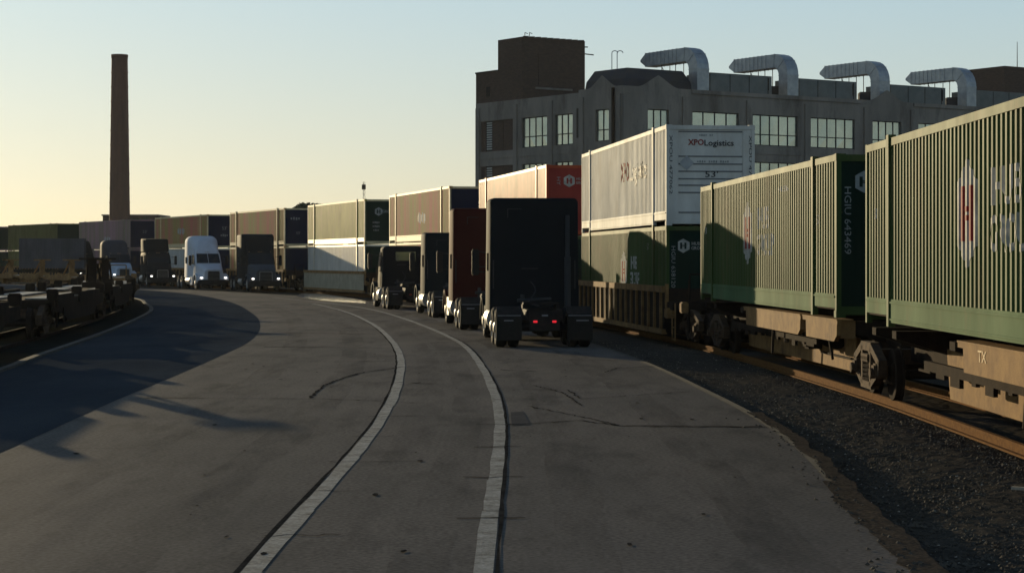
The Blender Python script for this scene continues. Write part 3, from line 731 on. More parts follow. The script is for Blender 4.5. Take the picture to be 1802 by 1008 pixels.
def tractor(label, origin, rz, body, kind='high', hood=None, back=None, flaps=True, head=head_off, tail=None, top=4.05, wb=5.6, group='semi trucks', letter=None, stack=None, mirror_m=None, fair=True, rough_side=None):
    t = thing('semi_truck', label, 'truck', (origin[0],origin[1],0), rz, group)
    hood = hood or body; F = wb+1.45           # front of bumper
    cb = wb-.55                                # cowl (base of windscreen)
    day = kind == 'day'
    sb = cb-1.75 if day else cb-3.35           # back of cab
    roof = 2.95
    # cab + sleeper shell
    if kind == 'day':
        secs = [(sb,1.08,1.0,.95,roof-.12,.18),(sb+.08,1.1,1.03,.95,roof,.2),(cb-.75,1.1,1.02,.95,roof+.02,.2),(cb-.5,1.1,1.0,.95,roof-.12,.2),(cb,1.06,1.02,.95,1.98,.1)]
    elif kind == 'dayfair':
        secs = [(sb,1.08,1.03,.95,roof-.12,.18),(sb+.08,1.1,1.03,.95,roof,.2),(cb-.75,1.1,1.02,.95,roof+.02,.2),(cb-.5,1.1,1.0,.95,roof-.12,.2),(cb,1.06,1.02,.95,1.98,.1)]
    elif kind == 'aero':
        secs = [(sb,1.22,1.16,.9,top-.06,.4),(sb+.06,1.24,1.2,.9,top,.5),(cb-2.2,1.24,1.18,.9,top+.02,.6),(cb-1.7,1.2,1.10,.9,top-.10,.75),(cb-1.25,1.14,1.02,.9,top-.40,.75),(cb-.85,1.1,.98,.9,top-.85,.5),(cb-.56,1.1,1.0,.9,2.86,.2),(cb,1.06,1.02,.9,1.98,.1)]
    else:   # high, nearly square sleeper with a steep fairing
        secs = [(sb,1.23,1.2,.9,top-.03,.12),(sb+.05,1.25,1.23,.9,top,.14),(cb-1.6,1.25,1.22,.9,top+.03,.16),(cb-1.15,1.18,1.16,.9,top-.08,.2),(cb-.72,1.1,1.04,.9,min(3.4,top-.45) if top > 3.6 else 3.0,.22),(cb-.56,1.1,1.0,.9,2.84,.2),(cb,1.06,1.02,.9,1.98,.1)]
    cab = MB().loft(secs).build('cab', body, t)
    if kind == 'dayfair':      # roof air deflector box
        mb = MB().loft([(sb+.0,1.0,1.0,roof+.03,top,.1),(sb+.1,1.03,1.03,roof+.03,top,.12),(cb-1.15,1.02,.98,roof+.03,top-.05,.15),(cb-.85,.98,.9,roof+.03,3.3,.15)])
        mb.build('roof_fairing', body, t)
    # windscreen and side glass
    mb = MB(); y0,z0,y1,z1 = cb-.02,2.03,cb-.50,2.76
    n = Vector((0, z1-z0, y0-y1)).normalized()*.012
    for a,b in ((-.93,-.02),(.02,.93)):
        mb.add([(a*1.0,y0+n.y,z0+n.z+.0),(b*1.0,y0+n.y,z0+n.z),(b*.93,y1+n.y,z1+n.z),(a*.93,y1+n.y,z1+n.z)], [(0,1,2,3)])
    mb.build('windscreen', glass_d, t)
    for s in (-1,1):
        mb = MB(); x = s*1.094
        mb.add([(x,cb-.28,1.98),(x,cb-1.28,1.98),(s*1.052,cb-1.28,2.68),(s*1.05,cb-.66,2.68)], [(0,1,2,3)])
        mb.build('side_window', glass_d, t)
        mb = MB()
        mb.box(*sorted((x,x+s*.014)),cb-1.33,cb-1.315,1.0,2.75); mb.box(*sorted((x,x+s*.014)),cb-.16,cb-.145,1.0,1.95); mb.box(*sorted((x,x+s*.03)),cb-1.22,cb-1.05,1.75,1.79)
        mb.build('door_trim', frame_m, t)
        if not day and kind != 'dayfair':
            mb = MB(); mb.bbox(*sorted((s*1.225,s*1.262)),sb+.5,sb+.95,2.0,2.5,.01); mb.build('sleeper_window', glass_d, t)
    # hood, grille, bumper, lights, fenders
    mb = MB().loft([(cb,1.06,1.02,.95,1.98,.2),(cb+.55,1.0,.95,.85,1.90,.28),(F-.55,.86,.80,.75,1.70,.32),(F-.22,.78,.72,.72,1.54,.32)])
    mb.build('hood', hood, t)
    mb = MB(); mb.bbox(-.47,.47,F-.235,F-.16,.72,1.40,.06); g = mb.build('grille', frame_m, t)
    mb = MB()
    for k in range(6): mb.box(-.42,.42,F-.162,F-.148,.80+k*.1,.815+k*.1)
    for s in (-1,1): mb.bar((s*.47,F-.17,.72),(s*.45,F-.17,1.38),.04,.03)
    mb.box(-.45,.45,F-.17,F-.145,1.39,1.43)
    mb.build('grille_trim', chrome, g)
    mb = MB(); mb.loft([(F-.42,1.22,1.2,.34,.74,.1),(F-.15,1.12,1.1,.34,.76,.1),(F,.9,.88,.36,.74,.1)]); mb.build('bumper', frame_m, t)
    for s in (-1,1):
        mb = MB(); arc = []; N = 12; ri, ro = .58, .68
        prof = [(wb+ro*cos(pi*k/N), .52+ro*sin(pi*k/N)*1.05) for k in range(N+1)]
        inner = [(wb+ri*cos(pi*k/N), .52+ri*sin(pi*k/N)*1.05) for k in range(N,-1,-1)]
        mb2 = prof+inner
        xa, xb = sorted((s*.68, s*1.24))
        # strips so that the fender stays a clean arch
        for k in range(N):
            a,b,c,d = prof[k],prof[k+1],inner[N-k-1],inner[N-k]
            mb.add([(xa,*a),(xa,*b),(xa,*c),(xa,*d),(xb,*a),(xb,*b),(xb,*c),(xb,*d)], [(0,1,2,3),(7,6,5,4),(0,4,5,1),(2,6,7,3)])
        mb.loft([(wb+.45,.0,.0,.7,.71,.0)]*0 or [(0,0,0,0,0,0)]*0) if False else None
        # nose of the fender carrying the headlight
        mb.prism([(wb+.50,.62),(wb+.55,1.05),(F-.55,1.12),(F-.28,.98),(F-.2,.72)], *sorted((s*.62,s*1.17)), 'x')
        mb.build('fender', hood, t)
        mb = MB(); mb.bbox(*sorted((s*.84,s*1.04)),F-.30,F-.18,.84,.96,.03); mb.build('headlight', head, t)
        # mirror
        mb = MB(); mb.bbox(*sorted((s*1.34,s*1.56)),cb-.18,cb-.08,1.85,2.62,.03); mb.bar((s*1.08,cb-.3,2.5),(s*1.4,cb-.13,2.55),.03,.03); mb.bar((s*1.08,cb-.2,1.95),(s*1.4,cb-.13,1.95),.03,.03)
        mb.build('mirror', mirror_m or black_m, t)
        # tank, steps, side skirt
        mb = MB(); mb.tube((s*.98,cb-2.75+(.9 if day else 0),.66),(s*.98,cb-1.35,.66),.31,n=20); mb.build('fuel_tank', chrome, t)
        mb = MB(); mb.box(*sorted((s*.8,s*1.22)),cb-1.25,cb-.5,.34,.39).box(*sorted((s*.85,s*1.2)),cb-1.25,cb-.5,.66,.70); mb.box(*sorted((s*1.19,s*1.22)),cb-1.25,cb-.45,.36,.98); mb.build('step', body if fair else chrome, t)
        if flaps:
            mb = MB(); a,b = sorted((s*.60,s*1.27)); mb.box(a,b,-1.32,-1.30,.20,.86); f = mb.build('mud_flap', rubber, t)
            mb = MB(); mb.box(a+.03,b-.03,-1.335,-1.322,.835,.855).box(a+(.24 if s>0 else .20),b-(.10 if s>0 else .22),-1.335,-1.322,.70,.73); mb.build('reflector', reflect_m, f)
        # quarter fender over the tandem
        mb = MB(); mb.bar((s*.93,-1.28,.88),(s*.93,-1.05,1.08),.66,.015,(0,-1,1)); mb.build('wheel_guard', frame_m, t)
        wheel(t, s*1.03, wb, sgn=s)
        for ya in (.66,-.66): wheel(t, s*1.12, ya, dual=True, sgn=s)
    # chassis
    mb = MB()
    for s in (-1,1): mb.box(*sorted((s*.40,s*.48)),-1.35,F-.4,.72,1.0)
    for y in (-1.3,-.66,.66,1.6,3.0,4.4): mb.box(-.40,.40,y-.06,y+.06,.74,.96)
    for ya in (.66,-.66): mb.tube((-.95,ya,.51),(.95,ya,.51),.10,n=10); mb.lathe([(0,-.22),(.2,-.15),(.24,0),(.2,.15),(0,.22)], (0,ya,.51), 'x', 14)
    mb.tube((-.95,wb,.50),(.95,wb,.50),.07,n=8)
    mb.box(-.40,.40,-1.40,-1.34,.45,.98); mb.build('chassis', frame_m, t)
    mb = MB(); mb.prism([(-.48,-.35),(.48,-.35),(.48,.45),(-.48,.45)], 1.12, 1.17, 'z'); mb.box(-.5,-.4,-.3,.3,1.0,1.12).box(.4,.5,-.3,.3,1.0,1.12); mb.build('fifth_wheel', frame_m, t)
    for s in (-1,1):
        mb = MB(); mb.bbox(s*.25-.055,s*.25+.055,-1.435,-1.40,.66,.72,.008); mb.build('tail_light', tail or logo_red, t)
    mb = MB(); mb.box(-.08,.08,-1.43,-1.40,.83,.87); mb.build('number_plate', reflect_m, t)
    # air lines and back-of-cab gear
    mb = MB()
    prev = Vector((-.1,sb-.02,1.7))
    for k in range(1,9): q = Vector((-.1+.12*sin(k), sb-.02-k*.16, 1.7-.5*sin(k/8*pi*.6)-.02*k)); mb.tube(prev,q,.018,n=6,cap=False); prev = q
    mb.tube((-.5,sb-.3,1.18),(.45,sb-.3,1.22),.05,n=8); mb.tube((-.35,sb-.25,1.0),(-.35,sb-.25,1.35),.06,n=8)
    mb.build('air_line', stack_m, t)
    if stack:
        mb = MB(); mb.tube((stack,sb-.14,.9),(stack,sb-.14,2.4),.09,n=12).tube((stack,sb-.14,2.4),(stack,sb-.14,3.55),.062,n=12); mb.build('exhaust_stack', stack_m, t)
    # back wall fittings
    mb = MB(); mb.box(-.35,.1,sb-.03,sb+.01,2.05,2.08); 
    if not day and kind != 'dayfair':
        for s in (-1,1): mb.bar((s*1.14,sb-.05,1.5),(s*1.14,sb-.05,2.3),.03,.03)
        mb.box(-.75,-.35,sb-.02,sb+.01,top-.32,top-.30); mb.box(-.75,-.73,sb-.02,sb+.01,top-.55,top-.32)
    mb.build('grab_rail', stack_m, t)
    if day:
        mb = MB(); mb.bbox(-.42,.55,sb-.012,sb+.01,2.25,2.68,.004); mb.build('rear_window', mat('pale mirror back glass', (.62,.64,.5), .1, .9), t)  # opaque pale mirror stands for light seen through the cab
    if letter:
        bm = text_bm(letter, .42, .02)
        yy, zz = cb-1.02, 3.62
        for v in bm.verts: v.co = Vector((-v.co.x, yy+.0-(v.co.y)*.42, zz+v.co.y*.9))
        me = bpy.data.meshes.new('lettering'); bm.to_mesh(me); bm.free(); me.materials.append(logo_grey)
        o = bpy.data.objects.new('lettering', me); COL.objects.link(o); o.parent = t
    # roof marker lamps
    mb = MB()
    zr = top+.01 if kind in('high','aero') else roof
    for k in (-.12,0,.12,-.8,.8): mb.bbox(k-.035,k+.035,cb-.60,cb-.52,2.86,2.90,.008)
    mb.build('marker_lamp', amber_em, t)
    return t

def truck_from_rear_left(P, th, **k):
    th = radians(th); fwd = Vector((-sin(th),cos(th))); rgt = Vector((cos(th),sin(th)))
    o = Vector(P)+rgt*1.25+fwd*.66; return tractor(origin=o, rz=th, **k)
def truck_from_front(P, phi, wb=5.6, **k):
    phi = radians(phi); fwd = Vector((sin(phi),-cos(phi))); o = Vector(P)-fwd*(wb+1.45)
    return tractor(origin=o, rz=pi+phi, wb=wb, **k)
Tp = lambda n,c,r=.7: mat(n, c, r, 0, c2=tuple(v*.85 for v in c), scale=2, bump=.05, bscale=2, spec=.015)
T_black = Tp('black truck paint', (.014,.017,.020)); T_red = Tp('dark red truck paint', (.058,.014,.012)); T_teal = Tp('dark blue green truck paint', (.012,.018,.022))
T_char = Tp('charcoal truck paint', (.018,.020,.022)); T_white = Tp('white truck paint', (.52,.54,.58)); T_grey = Tp('dark grey truck paint', (.060,.058,.066)); T_pale = Tp('pale blue truck paint', (.42,.48,.56))
GQ = 'trucks queued in the right lane'; GO = 'oncoming trucks in the far bend'
truck_from_rear_left((-.44,52.0), 4.4, label='big black sleeper truck nearest the camera, red tail lights lit', body=T_black, kind='high', tail=tail_em, stack=.92, top=4.03, wb=5.7, group=GQ)
truck_from_rear_left((-1.73,64.6), 6.5, label='dark red sleeper truck just ahead of the big black one', body=T_red, kind='high', top=4.08, wb=6.0, group=GQ, fair=False)
truck_from_rear_left((-3.17,77.9), 8.5, label='blue green mid height sleeper truck between the red truck and the small day cab', body=T_teal, kind='high', top=3.42, wb=6.2, group=GQ)
truck_from_rear_left((-5.83,91.2), 11.5, label='low black day cab truck at the head of the queue, back window showing light', body=T_char, kind='day', wb=4.6, group=GQ)
truck_from_front((-17.95,143), 18, label='dark flat topped truck facing the camera with both headlights on', body=T_char, hood=Tp('dull grey truck paint', (.075,.082,.092)), kind='high', head=head_em, top=4.18, group=GO)
truck_from_front((-22.9,150.5), 21, label='white truck with a tall rounded roof, facing the camera', body=T_white, kind='aero', head=head_em, top=4.15, group=GO)
truck_from_front((-29.6,166), 20, label='dark day cab truck with pale letters on its boxy roof fairing', body=T_char, kind='dayfair', head=head_em, top=4.12, letter='YRC', group=GO, wb=5.0)
truck_from_front((-36.2,183), 24, label='truck with dark rounded roof and pale blue hood, left of the lettered one', body=T_grey, hood=T_pale, kind='aero', head=head_em, top=4.15, group=GO)
truck_from_front((-42.4,197), 24, label='dark truck with a pale left flank, farthest of the oncoming row', body=T_char, kind='aero', head=head_em, top=4.2, group=GO)

# grey box on chassis plus its pale truck at far left
make_container('short slate grey container on a road chassis behind the empty railcars', P_slate, P_slate, (-44.0,187.5,1.42), radians(98), L=6.06, H=2.9, group='', decor=None)
t = thing('container_chassis', 'road chassis carrying the short slate grey container', 'trailer', (-44.0,187.5,0), radians(98))
mb = MB()
for s in (-1,1): mb.box(*sorted((s*.4,s*.5)),-4.0,4.2,1.08,1.38)
for y in (-3.0,0,3.0): mb.box(-1.2,1.2,y-.08,y+.08,1.28,1.40)
mb.build('frame', frame_m, t)
for s in (-1,1):
    for y in (-2.9,-1.6): wheel(t, s*1.12, y, dual=True, sgn=s)
tractor('pale blue truck facing away left, coupled in front of the slate grey container', (-49.4,188.0), radians(84), T_pale, kind='high', top=4.0, group='')

# ------------------------------------------------------------------ empty railcars on the left
def left_car(label, loc, rz, L=14.5, m=car_dark, hitches=(-4.6,3.9), group='empty spine railcars on the left', end=False, skirt=True):
    t = thing('empty_railcar', label, 'railcar', loc, rz, group)
    hl = L/2
    mb = MB(); mb.box(-.36,.36,-hl,hl,.55,1.05); mb.build('centre_beam', m, t)
    for a,b in ((-hl+.6,-hl+4.4),(-1.0,hl-2.4)):
        for s in (-1,1):
            mb = MB(); mb.box(*sorted((s*.42,s*1.30)),a,b,1.06,1.10); mb.build('deck_plate', car_grey, t)
            mb = MB(); mb.box(*sorted((s*1.30,s*1.36)),a-.1,b+.1,.88,1.20); mb.build('side_sill', m, t)
    for y in (-hl+.4,-hl+2.5,-.9,1.4,hl-2.2,hl-.5):
        MB().prism([(-1.32,1.05),(1.32,1.05),(.4,.72),(-.4,.72)], y-.1, y+.1, 'y').build('cross_beam', m, t)
    for y in hitches:
        mb = MB(); mb.bar((0,y,1.05),(0,y,2.18),.34,.22,(0,1,0)); mb.bar((-.32,y+1.1,1.08),(-.2,y,2.0),.08,.08); mb.bar((.32,y+1.1,1.08),(.2,y,2.0),.08,.08)
        mb.box(-.5,.5,y-.42,y+.42,2.18,2.27); mb.bbox(-.4,.4,y-.3,y+.3,1.06,1.28,.03)
        mb.build('trailer_hitch', m, t)
    for y in (-hl+.5,-.6,hl-.5):
        for s in (-1,1):
            mb = MB(); mb.bbox(s*1.2-.15,s*1.2+.15,y-.18,y+.18,1.06,1.36,.03); mb.build('container_pedestal', m, t)
    for s in ((-1,1) if skirt else ()):
        MB().prism([(-hl+.2,1.04),(-hl+.2,.72),(-hl+2.4,.66),(-hl+3.4,.38),(hl-3.4,.38),(hl-2.4,.66),(hl-.2,.72),(hl-.2,1.04)], *sorted((s*1.22,s*1.29)), 'x').build('side_skirt', m, t)
    bogie(t, -hl+.2)
    mb = MB(); mb.tube((-.45,0,.75),(-.45,1.2,.75),.15); mb.bbox(-.9,-.5,2.3,2.8,.45,.8,.03); mb.bar((-.5,-3,.42),(-.5,3,.42),.05,.05)
    for s in (-1,1): mb.bar((s*1.25,-hl+1,.25),(s*1.25,-hl+1,1.0),.06,.06); mb.bbox(s*1.3-.02,s*1.3+.02,-hl+2.2,-hl+2.45,.35,.8,.01)
    mb.build('brake_gear', m, t)
    if end:
        bogie(t, hl-.2)
        mb = MB(); mb.bbox(-.16,.16,hl,hl+.9,.68,.98,.04); mb.bbox(-.28,.28,hl+.7,hl+1.15,.64,1.02,.08); mb.build('coupler', m, t)
        mb = MB(); mb.tube((1.1,hl-.2,1.1),(1.1,hl-.2,1.9),.03,n=6); mb.tube((.3,hl-.2,1.9),(1.1,hl-.2,1.9),.03,n=6); mb.tube((.3,hl-.2,1.1),(.3,hl-.2,1.9),.03,n=6); mb.build('handrail', car_yel, t)
    return t
lp = offset(pA, -2.1)
def along(path, s):
    acc = 0
    for a, b in zip(path, path[1:]):
        L = (b-a).length
        if acc+L >= s: return a+(b-a)*(s-acc)/L
        acc += L
    return path[-1]
labs = ['empty railcar at the left edge with a tall hitch plate at eye height', 'empty railcar with pale deck plates, second from the left edge',
        'empty railcar third from the left edge, blocky hitch standing on it', 'last empty railcar of the left row, coupler pointing at the bend']
# path length from y=20
starts = [9.0, 29.5, 46.5, 63.5, 80.5]
for i in range(4):
    a = along(lp, starts[i]+5.5+0); b = along(lp, starts[i]+5.5+14.5)
    c = (a+b)/2; d = (b-a).normalized()
    left_car(labs[i], (c.x,c.y,.12), atan2(-d.x,d.y), end=(i == 3), hitches=((5.2,),(),(1.2,),(-3.5,))[i])
lt = thing('railway_track', 'rusty rails under the empty railcars on the left', 'railway')
for s in (-1,1):
    mb = MB(); ribbon(mb, lp, s*.717-.035, s*.717+.035, .09, .125); ribbon(mb, lp, s*.717-.012, s*.717+.012, .034, .089); mb.build('rail', car_dark, lt)
# second row of empty cars, farther left
base2 = left_car('empty tan railcar with sunlit plates in front of the slate grey container', (-36.6,147,.05), radians(33), m=car_yel, hitches=(-3.8,3.2), group='empty railcars of the far left row', skirt=False)
c = copy_tree(base2); c.location = (-28.9,132.5,.05); c.rotation_euler = (0,0,radians(29)); c['label'] = 'empty tan railcar in front of the two farthest oncoming trucks'

# ------------------------------------------------------------------ chimney and boiler house
ch = thing('brick_chimney', 'tall tapering round brick chimney on the skyline', 'chimney', (-71.2,355,0))
mb = MB(); prof = [(2.05,0)]
for k in range(15):
    z = 2+k*2.62; r = 2.03-.56*(z/39.4); prof += [(r,z),(r+.05,z+.02),(r+.05,z+.2),(r,z+.22)]
prof += [(1.47,38.9),(1.55,38.95),(1.55,39.4),(1.2,39.4),(1.2,36)]
mb.lathe(prof, (0,0,0), 'z', 12, smooth=False); mb.build('shaft', brick_ch, ch)
bh = thing('boiler_house', 'low dark brick building at the foot of the chimney', 'building', (-70.5,362,0))
MB().box(-4.6,5.5,-3,9,0,10.3).build('wall', brick, bh); MB().box(-4.8,5.7,-3.2,9.2,10.3,10.55).build('roof', bconc, bh)
for k in range(3): MB().box(-3.6+k*3,-2.0+k*3,-3.06,-2.98,4.5,7.5).build('window', glass_d, bh)

# ------------------------------------------------------------------ factory
fb = thing('factory_building', 'long grey concrete factory with big windows behind the train', 'building', (0,0,0))
K = Vector((10.2,181.5)); U = Vector((cos(radians(33)),sin(radians(33)))); V = Vector((cos(radians(127)),sin(radians(127))))
def nrm(d, toward): 
    n = Vector((d.y,-d.x)); return n if n.dot(toward) > 0 else -n
def wall(o, d, length, z0, z1, ops, m, depth=.28, name='wall', out=None, top=None):
    """wall sheet with reveals round its openings; o origin, d direction, ops = (s0,s1,z0,z1)"""
    n = out
    ss = sorted({0,length,*[v for q in ops for v in q[:2]]}); zs = sorted({z0,z1,*[v for q in ops for v in q[2:4]]})
    mb = MB(); P = lambda s,z,k=0: (o.x+d.x*s-n.x*k, o.y+d.y*s-n.y*k, z)
    for a,b in zip(ss,ss[1:]):
        for c,e in zip(zs,zs[1:]):
            ms, mz = (a+b)/2,(c+e)/2
            if any(q[0]<ms<q[1] and q[2]<mz<q[3] for q in ops): continue
            mb.add([P(a,c),P(b,c),P(b,e),P(a,e)], [(0,1,2,3)])
    for q in ops:
        a,b,c,e = q[:4]
        mb.add([P(a,c),P(b,c),P(b,e),P(a,e),P(a,c,depth),P(b,c,depth),P(b,e,depth),P(a,e,depth)], [(0,1,5,4),(1,2,6,5),(2,3,7,6),(3,0,4,7)])
    if top: mb.add([P(s,z1-.01) for s,_ in top]+[P(s,z) for s,z in reversed(top)], [tuple(range(2*len(top)))])
    o_ = mb.build(name, m, fb)
    return o_
def obox(mb, o, d, n, s0, s1, k0, k1, z0, z1):
    """box in wall coordinates: s along the wall, k outward"""
    c = [(s0,k0),(s1,k0),(s1,k1),(s0,k1)]
    vs = [(o.x+d.x*s+n.x*k, o.y+d.y*s+n.y*k, z) for z in (z0,z1) for s,k in c]
    mb.add(vs, [(0,3,2,1),(4,5,6,7),(0,1,5,4),(1,2,6,5),(2,3,7,6),(3,0,4,7)])
def window(o, d, n, s0, s1, z0, z1, cols, transom=.36, glass=None):
    mb = MB(); w = .09
    obox(mb,o,d,n,s0,s1,-.26,-.16,z0,z0+w); obox(mb,o,d,n,s0,s1,-.26,-.16,z1-w,z1)
    for k in range(cols+1):
        s = s0+(s1-s0)*k/cols; a = max(s0,s-w/2); b = min(s1,s+w/2); obox(mb,o,d,n,a,b,-.255,-.165,z0+w,z1-w)
    zt = z0+(z1-z0)*transom; obox(mb,o,d,n,s0+w,s1-w,-.25,-.17,zt-w/2,zt+w/2)
    f = mb.build('window', win_frame, fb)
    mb = MB(); cw = (s1-s0)/cols
    for k in range(cols):       # every light sits at a slightly different angle
        for (a,b) in ((z0,zt),(zt,z1)):
            t1,t2 = random.uniform(-.012,.012), random.uniform(-.012,.012)
            q = [(s0+cw*k,a,-.22+t1),(s0+cw*(k+1),a,-.22-t1),(s0+cw*(k+1),b,-.22-t2),(s0+cw*k,b,-.22+t2)]
            mb.add([(o.x+d.x*s+n.x*e, o.y+d.y*s+n.y*e, z) for s,z,e in q], [(0,1,2,3)])
    mb.build('pane', glass or win_glass, f)
nR = nrm(U, Vector((.5,-1))); nL = nrm(V, Vector((-1,-.5)))
RZ = [(13.4,16.4),(8.8,11.8),(4.2,7.2)]
bays = [(3.0,5.5,3),(8.3,14.0,4),(15.7,21.5,5),(23.1,29.1,5),(31.5,35.5,4),(37.9,43.9,5),(45.5,51.5,5),(53.1,59.1,5),(60.7,66.7,5),(68.3,74.3,5)]
opsR = [(a,b,z0,z1) for a,b,_ in bays for z0,z1 in RZ]
def gable_top(cs, L, half=3.0, h=1.15, base=18.45):
    pts = [(0,base)]
    for c in cs:
        for k in range(-8,9):
            s = c+half*k/8; 
            if 0 <= s <= L: pts.append((s, base+h*(.35*(.5+.5*cos(pi*k/8))+.65*(1-abs(k)/8)**1.4)))
    pts.append((L,base)); return pts
wall(K, U, 82, 0, 18.45, opsR, bconc, out=nR, top=gable_top((4.25,33.5),82,2.4))
for a,b,c in bays:
    for z0,z1 in RZ: window(K,U,nR,a,b,z0,z1,c)
opsB = [(1.9,3.9,z0,z1) for z0,z1 in RZ]
wall(K, V, 6.4, 0, 18.45, opsB, bconc, out=nL, top=gable_top((2.9,),6.4,2.1))
for q in opsB: window(K,V,nL,*q,2)
KL = K+V*6.4-nL*.8
opsL = [(8.3-6.4,11.1-6.4,z0,z1) for z0,z1 in RZ]+[(12.3-6.4,16.4-6.4,z0,z1) for z0,z1 in RZ]+[(17.6-6.4,23.4-6.4,z0-.1,z1) for z0,z1 in RZ]+[(.25,1.3,14.0,16.8)]
wall(KL, V, 17.8, 0, 18.3, opsL, bconc, out=nL)
for z0,z1 in RZ:
    window(KL,V,nL,1.9,4.7,z0,z1,3); window(KL,V,nL,5.9,10.0,z0,z1,4)
    mb = MB(); obox(mb,KL,V,nL,11.2,13.2,-.24,-.12,z0-.1,z1); obox(mb,KL,V,nL,13.35,15.2,-.26,-.2,z0-.1,z1); obox(mb,KL,V,nL,16.2,17.0,-.24,-.12,z0-.1,z1); mb.build('shutter', brick, fb)
    mb = MB()
    for k in range(12): obox(mb,KL,V,nL,15.25,16.15,-.22,-.18,z0+.1+k*.24,z0+.24+k*.24)
    mb.build('louvre', blind_m, fb)
mb = MB()
for k in range(10): obox(mb,KL,V,nL,.35,1.2,-.2,-.16,14.1+k*.27,14.25+k*.27)
mb.build('louvre', blind_m, fb)
# backs of openings, return walls, roof
mb = MB()
obox(mb,K,U,nR,.3,81.7,-.6,-.32,0,18.2); obox(mb,KL,V,nL,.3,17.5,-.6,-.32,0,18.2); obox(mb,K,V,nL,.5,6.4,-.6,-.32,0,18.2)
mb.build('inner_wall', frame_m, fb)
mb = MB(); B0 = K+U*82; L0 = KL+V*17.8
poly = [tuple(K-nR*.35), tuple(B0-nR*.35), tuple(B0-nR*40), tuple(L0-nL*40), tuple(L0-nL*.35), tuple(K+V*6.4-nL*.9)]
mb.prism(poly, 17.6, 17.9, 'z'); mb.build('roof', bconc, fb)
mb = MB(); mb.add([(L0.x,L0.y,0),((L0-nL*40).x,(L0-nL*40).y,0),((L0-nL*40).x,(L0-nL*40).y,18.3),(L0.x,L0.y,18.3)],[(0,1,2,3)])
q = K+V*6.4; q2 = q-nL*.8; mb.add([(q.x,q.y,0),(q2.x,q2.y,0),(q2.x,q2.y,18.45),(q.x,q.y,18.45)],[(0,1,2,3)])
mb.build('wall', bconc, fb)
# pilasters, coping and string courses
mb = MB()
for s in (0,7.0,14.85,22.3,30.2,36.7,44.7,52.3,59.9,67.5,75.1): obox(mb,K,U,nR,s+.05,s+.75,.004,.16,0,17.7)
for z in (12.55,7.95,3.4): obox(mb,K,U,nR,.8,81,.004,.07,z,z+.25)
obox(mb,K,U,nR,0,.9,.004,.2,17.71,18.4); obox(mb,K,U,nR,8.2,29.8,.004,.12,18.05,18.42); obox(mb,K,U,nR,37.2,81.9,.004,.12,18.05,18.42)
for s in (0,4.9,10.6,17.0): obox(mb,KL,V,nL,s+.1,s+.7,.004,.13,0,17.8)
for z in (12.55,7.95): obox(mb,KL,V,nL,0,17.6,.004,.06,z,z+.22)
for s in (.15,5.6): obox(mb,K,V,nL,s,s+.6,.004,.16,0,17.7)
mb.build('pilaster', bconc, fb)
mb = MB(); obox(mb,K,V,nL,.85,1.15,.17,.32,0,18.3); mb.build('downpipe', car_dark, fb)
# brick tower + lower brick block on the left wing
TB = KL+V*9.9                     # near corner of the tower
NB = 16.3
def bcorner(P): return (P.x,P.y)
mb = MB(); a = TB-nL*.02; t1 = a+U*7.6; 
poly = [bcorner(a), bcorner(t1), bcorner(t1+V*4.1), bcorner(a+V*4.1)]; mb.prism(poly, 17.9, 24.5, 'z')
tw = mb.build('brick_tower', brick, fb)
mb = MB()
for k in range(10): q = a+U*(.4+k*.75)-Vector((0,.02)); mb.bbox(q.x-.30,q.x+.30,q.y-.16,q.y+.16,24.5,24.57,.02)
q = a+U*.5+V*.3
for dx in (0,.45): mb.tube((q.x+dx,q.y,24.5),(q.x+dx,q.y,24.95),.035,n=6); mb.tube((q.x+dx,q.y,24.95),(q.x+dx+.3,q.y,24.85),.035,n=6)
q = t1; mb.tube((q.x,q.y,23.2),(q.x+.9,q.y,23.1),.06,n=6); mb.tube((q.x-.3,q.y,23.9),(q.x+.3,q.y,23.9),.06,n=6)
mb.build('coping', frame_m, tw)
mb = MB(); c0 = a+U*1.6-Vector((-nR.x,-nR.y))*.0
obox(mb, a, U, nR, 1.9, 5.6, .01, .05, 19.7, 23.0); mb.build('bricked_window', brick, tw)
mb = MB(); obox(mb, a, U, nR, 1.5, 6.0, .01, .12, 19.35, 19.55); mb.build('ledge', bconc, tw)
mb = MB(); a2 = a+V*4.1; poly = [bcorner(a2), bcorner(a2+U*7.6), bcorner(a2+V*3.8+U*7.6), bcorner(a2+V*3.8)]; mb.prism(poly, 17.95, 21.35, 'z'); lb = mb.build('brick_annex', brick, fb)
mb = MB(); obox(mb,a2,V,nL,1.3,2.0,.0,.03,18.9,19.9); mb.build('door', frame_m, lb)
mb = MB(); obox(mb,a2,V,nL,0,3.8,-.2,.12,21.352,21.5); mb.build('coping', frame_m, lb)
# blue roofed penthouse behind the corner
mb = MB(); o_ = K-nR*1.2-nL*1.2
b0 = [o_, o_+U*8.2, o_+U*8.2+V*6.0, o_+V*6.0]; ctr = sum(b0, Vector((0,0)))/4
lo = [(*p,17.9) for p in b0]; mid = [(*(p+(ctr-p)*.05),19.3) for p in b0]; hi = [(*(p+(ctr-p)*.20),20.35) for p in b0]
mb.add(lo+mid+hi, [(i,(i+1)%4,4+(i+1)%4,4+i) for i in range(4)]+[(4+i,4+(i+1)%4,8+(i+1)%4,8+i) for i in range(4)]+[(8,9,10,11)])
bp = mb.build('blue_penthouse', blue_roof, fb)
mb = MB(); q = o_+V*2.8+U*.8
for dx in (0,.5): 
    mb.tube((q.x+dx,q.y,19.5),(q.x+dx,q.y,21.9),.04,n=6)
    pv = Vector((q.x+dx,q.y,21.9))
    for k in range(1,7): nx = Vector((q.x+dx+.28-.28*cos(k*pi/6), q.y, 21.9+.22*sin(k*pi/6))); mb.tube(pv,nx,.04,n=6); pv = nx
mb.build('vent_pipe', metal_grey, bp)
